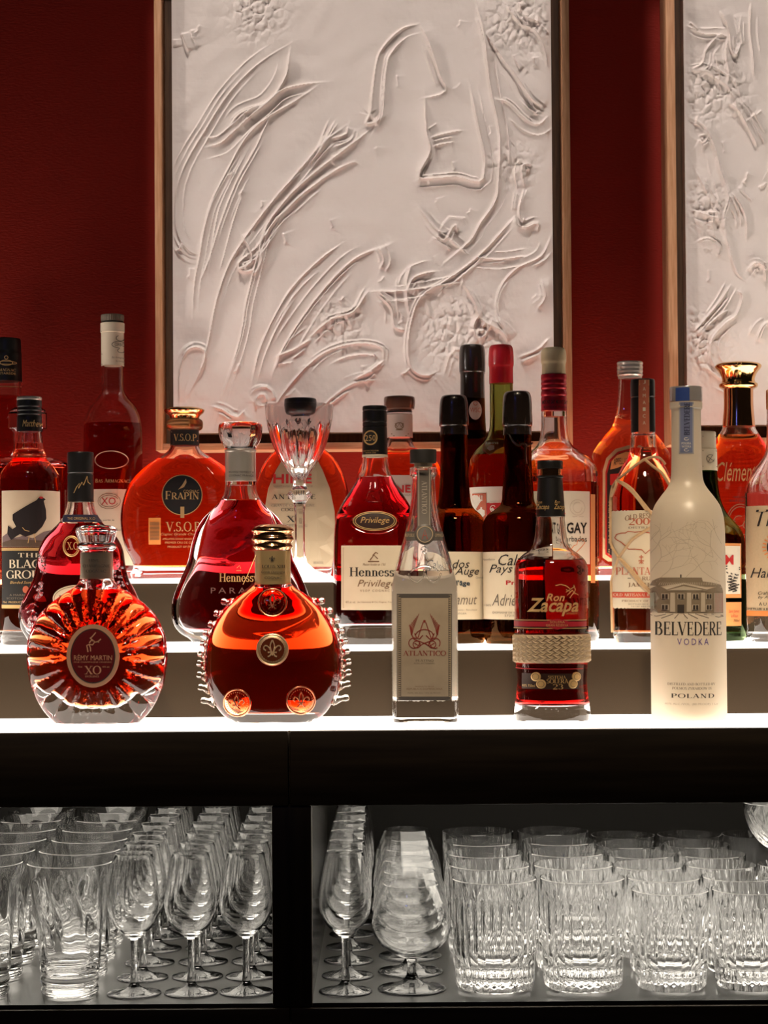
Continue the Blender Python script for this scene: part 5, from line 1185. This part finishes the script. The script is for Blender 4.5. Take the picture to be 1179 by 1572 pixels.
# ------------------------------------------------------------------ crystal goblet on the back step
def goblet():
    p = U(460, 760, .300); yw = .300; sc = (yw - CAM.y) / F
    t = thing('crystal_goblet', 'tall cut-crystal goblet with fluted bowl in front of the oval flask', 'goblet', (p.x, yw, Z3))
    z = lambda py: U(460, py, yw).z - Z3
    ft = [(0, 0), (49 * sc, 0), (50 * sc, .0012), (44 * sc, .004), (24 * sc, .009), (11 * sc, z(864)), (9 * sc, z(855))]
    st = [(9 * sc, z(855)), (8 * sc, z(840)), (8 * sc, z(785)), (9.5 * sc, z(776)), (10.5 * sc, z(772)), (15 * sc, z(767)), (19.5 * sc, z(761)), (20 * sc, z(759)), (16 * sc, z(753)), (10.5 * sc, z(746)), (9.5 * sc, z(738))]
    bo = [(9.5, 738), (12, 732), (20, 721), (30, 706), (38, 692), (44, 676), (48, 660), (51, 645), (52, 634), (52.5, 622)]
    bi = [(51.2, 622), (50, 640), (47.5, 655), (42, 674), (35, 690), (27, 704), (15, 718), (6, 723), (0, 724)]
    B = [(a * sc, z(c)) for a, c in spline(bo, 3)] + [(max(a, 0) * sc, z(c)) for a, c in bi]
    hexa = lambda th, r, zz, i: r * (1 - .07 * (1 - abs(math.cos(3 * th))))
    nb = len(spline(bo, 3))
    def fl(th, r, zz, i):
        if i >= nb: return r
        k = min(max((z(650) - zz) / .006, 0), 1) * min(max((zz - z(740)) / .004, 0), 1)
        return r * (1 - .085 * k * (1 - abs(math.sin(8 * th))))
    m = MB(); lathe(m, ft, 72, fn=lambda th, r, zz, i: r * (1 - .02 * (1 - abs(math.cos(6 * th)))) if r < 40 * sc else r); m.build('foot', GL, t, ang=25)
    m = MB(); lathe(m, st, 48, fn=hexa); m.build('stem', GL, t, ang=22)
    m = MB(); lathe(m, B, 160, fn=fl); m.build('bowl', GL, t, ang=25)
goblet()

# ------------------------------------------------------------------ glassware in the niches
CR = glass('glassware', (1, 1, 1), 1.5)
def proto(parts, cat, name, seg=48):
    t = thing(name, 'x x x x', cat)
    for nm, prof, fn, ang in parts:
        m = MB(); lathe(m, prof, seg, fn=fn); m.build(nm, CR, t, ang=ang)
    return t
# stemmed tasting glass
ft = spline([(0, 0, 'c'), (.0290, 0, 'c'), (.0298, .0009), (.0285, .0021), (.018, .0042), (.008, .0078), (.0048, .012)], 3)
stm = [(.0048, .012), (.0038, .022), (.0034, .04), (.0036, .052), (.0046, .060)]
bo = spline([(.0046, .060), (.010, .0645), (.0195, .073), (.0265, .085), (.0290, .098), (.0278, .115), (.0243, .136), (.0206, .1545, 'c'), (.0201, .1555), (.0196, .1545, 'c'), (.0233, .136), (.0268, .115), (.0280, .098), (.0257, .0862), (.0187, .0748), (.009, .0675), (0, .0655)], 3)
W_ = proto((('foot', ft, None, 40), ('stem', stm, None, 40), ('bowl', bo, None, 50)), 'glass', 'tasting_glass')
# snifter
ft = spline([(0, 0, 'c'), (.0372, 0, 'c'), (.0382, .0010), (.036, .0024), (.020, .0055), (.009, .011), (.0055, .017)], 3)
stm = [(.0055, .017), (.0046, .024), (.0050, .030), (.0068, .034)]
bo = spline([(.0068, .034), (.018, .0385), (.033, .048), (.0420, .060), (.0443, .073), (.0415, .090), (.0358, .105), (.0308, .117, 'c'), (.0301, .1172, 'c'), (.0350, .105), (.0407, .090), (.0435, .073), (.0410, .061), (.0322, .0497), (.017, .041), (0, .0378)], 3)
S_ = proto((('foot', ft, None, 40), ('stem', stm, None, 40), ('bowl', bo, None, 50)), 'glass', 'brandy_snifter')
# highball with ringed base and optic inside
bs = spline([(0, .0012), (.024, .0006), (.0295, 0, 'c'), (.0315, .0025), (.0320, .006), (.0302, .0100), (.0322, .0145), (.0325, .018), (.0308, .0220), (.0328, .0265)], 3)
op = lambda th, r, z, i: r * (1 + (.016 * math.sin(9 * th + z * 55) if i > 16 and z < .125 else 0))
wl_ = spline([(.0328, .0265), (.0338, .040), (.0362, .068), (.0408, .103), (.0447, .130), (.0470, .145, 'c'), (.0460, .1453, 'c'), (.0434, .130), (.0393, .103), (.0346, .068), (.0318, .045), (.028, .0365), (.016, .0335), (0, .033)], 3)
H_ = proto((('base', bs, None, 30), ('body', wl_, op, 50)), 'glass', 'highball_glass', 72)
# cut tumblers
def tumbler(name, h, r0, r1, nf, bt):
    def cut(th, r, z, i):
        if i > 13: return r
        k = min(max((z - .008) / .006, 0), 1) * min(max((h * .86 - z) / .006, 0), 1)
        return r - .0014 * k * (1 - abs(math.sin(nf / 2 * th)) ** .8)
    L = lambda z: r0 + (r1 - r0) * z / h
    out = [(L(z), z) for z in (.0095, .014, .018, .024, .035, .05, h * .55, h * .7, h * .8, h * .84, h * .87, h * .92, h * .97, h)]
    inn = [(L(h) - .0010, h + .0002), (L(h * .9) - .0022, h * .9), (L(h * .6) - .0030, h * .6), (L(bt * 1.7) - .0033, bt * 1.7), (L(bt) - .006, bt * 1.12), (L(bt) * .6, bt), (0, bt * .98)]
    b0 = [(0, .0012), (r0 * .78, .0007), (r0 * .84, 0), (r0 * .94, .0012), (r0 * .995, .005), (L(.0095), .0095)]
    return proto((('base', b0, cut, 30), ('body', out + inn, cut, 28)), 'glass', name, nf * 6)
T_ = tumbler('cut_tumbler', .122, .0440, .0473, 30, .026); K_ = tumbler('cut_tumbler', .1085, .0395, .0432, 28, .022)

used = set()
def put(p, x, y, label, group, rz=0.):
    if p.name in used: o = copy_tree(p)
    else: o = p; used.add(p.name)
    o.location = (x, y, NF); o.rotation_euler = (0, 0, rz); o['label'] = label; o['group'] = group
    return o
rg = random.Random(21)
def jit(a=.0012): return rg.uniform(-a, a)
# left niche: tasting glasses in three columns
for ci, (x, y0, dx, nm) in enumerate(((-.1555, 0.005, -.001, 'column beside the divider post'), (-.2175, .005, -.001, 'middle column'), (-.2810, 0.0, -.0008, 'column next to the highballs'))):
    for k in range(7):
        put(W_, x + dx * k + jit(), y0 + .0845 * k + jit(), '%s tasting glass from the front, left niche, %s' % (ORD[k], nm) if k else 'front tasting glass in the left niche, %s' % nm, 'tasting glasses in the left niche', rg.random() * 6)
# left niche: highballs
for ci, (x, k0, k1, nm) in enumerate(((-.3535, 0, 6, 'column beside the tasting glasses'), (-.4525, 0, 6, 'second column at the left edge'))):
    for k in range(k0, k1):
        put(H_, x - .0035 * k + jit(), .008 + .0965 * k + jit(), '%s highball glass from the front, %s' % (ORD[k], nm) if k else 'front ringed-base highball glass, %s' % nm, 'highball glasses in the left niche', rg.random() * 6)
# right niche
for k in range(7):
    put(W_, -.0466 + .0004 * k + jit(.0008), .004 + .0845 * k + jit(), '%s tasting glass from the front in the single column right of the divider' % ORD[k] if k else 'front tasting glass in the single column right of the divider', 'tasting glasses in the right niche', rg.random() * 6)
for k in range(6):
    put(S_, .0268 + .0002 * k + jit(), .016 + .0925 * k + jit(), '%s brandy snifter from the front in its column' % ORD[k] if k else 'front round brandy snifter on a short stem', 'brandy snifters', rg.random() * 6)
for ci, (x, nm) in enumerate(((.1205, 'column beside the snifters'), (.2195, 'column beside the smaller tumblers'))):
    for k in range(5):
        put(T_, x + .0002 * k + jit(), .022 + .0985 * k + jit(), '%s large fluted tumbler from the front, %s' % (ORD[k], nm) if k else 'front large fluted tumbler, %s' % nm, 'large fluted tumblers', rg.random() * 6)
for ci, (x, nm) in enumerate(((.3180, 'near column'), (.4060, 'middle column'), (.4940, 'far column by the right edge'))):
    for k in range(6):
        if ci == 2 and k in (3, 4): continue
        put(K_, x + (.004 if k % 2 else 0) + jit(), .018 + .0900 * k + jit(), '%s small fluted tumbler from the front, %s' % (ORD[k], nm) if k else 'front small fluted tumbler, %s' % nm, 'small fluted tumblers', rg.random() * 6)
# footed cut bowl glass at the right edge
t = thing('footed_cut_glass', 'taller footed cut-glass bowl rising above the tumblers at the right edge', 'glass', (.502, .325, NF))
m = MB(); lathe(m, spline([(0, 0, 'c'), (.034, 0, 'c'), (.035, .001), (.030, .003), (.010, .008), (.006, .016)], 3), 48); m.build('foot', CR, t)
m = MB(); lathe(m, [(.006, .016), (.005, .04), (.006, .085), (.009, .108)], 24); m.build('stem', CR, t)
def sw(th, r, z, i): return r - (.0018 * (1 - abs(math.sin(9 * th + z * 120))) if i < 14 and z < .158 else 0)
m = MB(); lathe(m, spline([(.009, .108), (.020, .114), (.033, .128), (.041, .147), (.0445, .168, 'c'), (.0435, .1683, 'c'), (.0385, .147), (.030, .131), (.015, .119), (0, .117)], 4), 108, fn=sw); m.build('bowl', CR, t, ang=25)
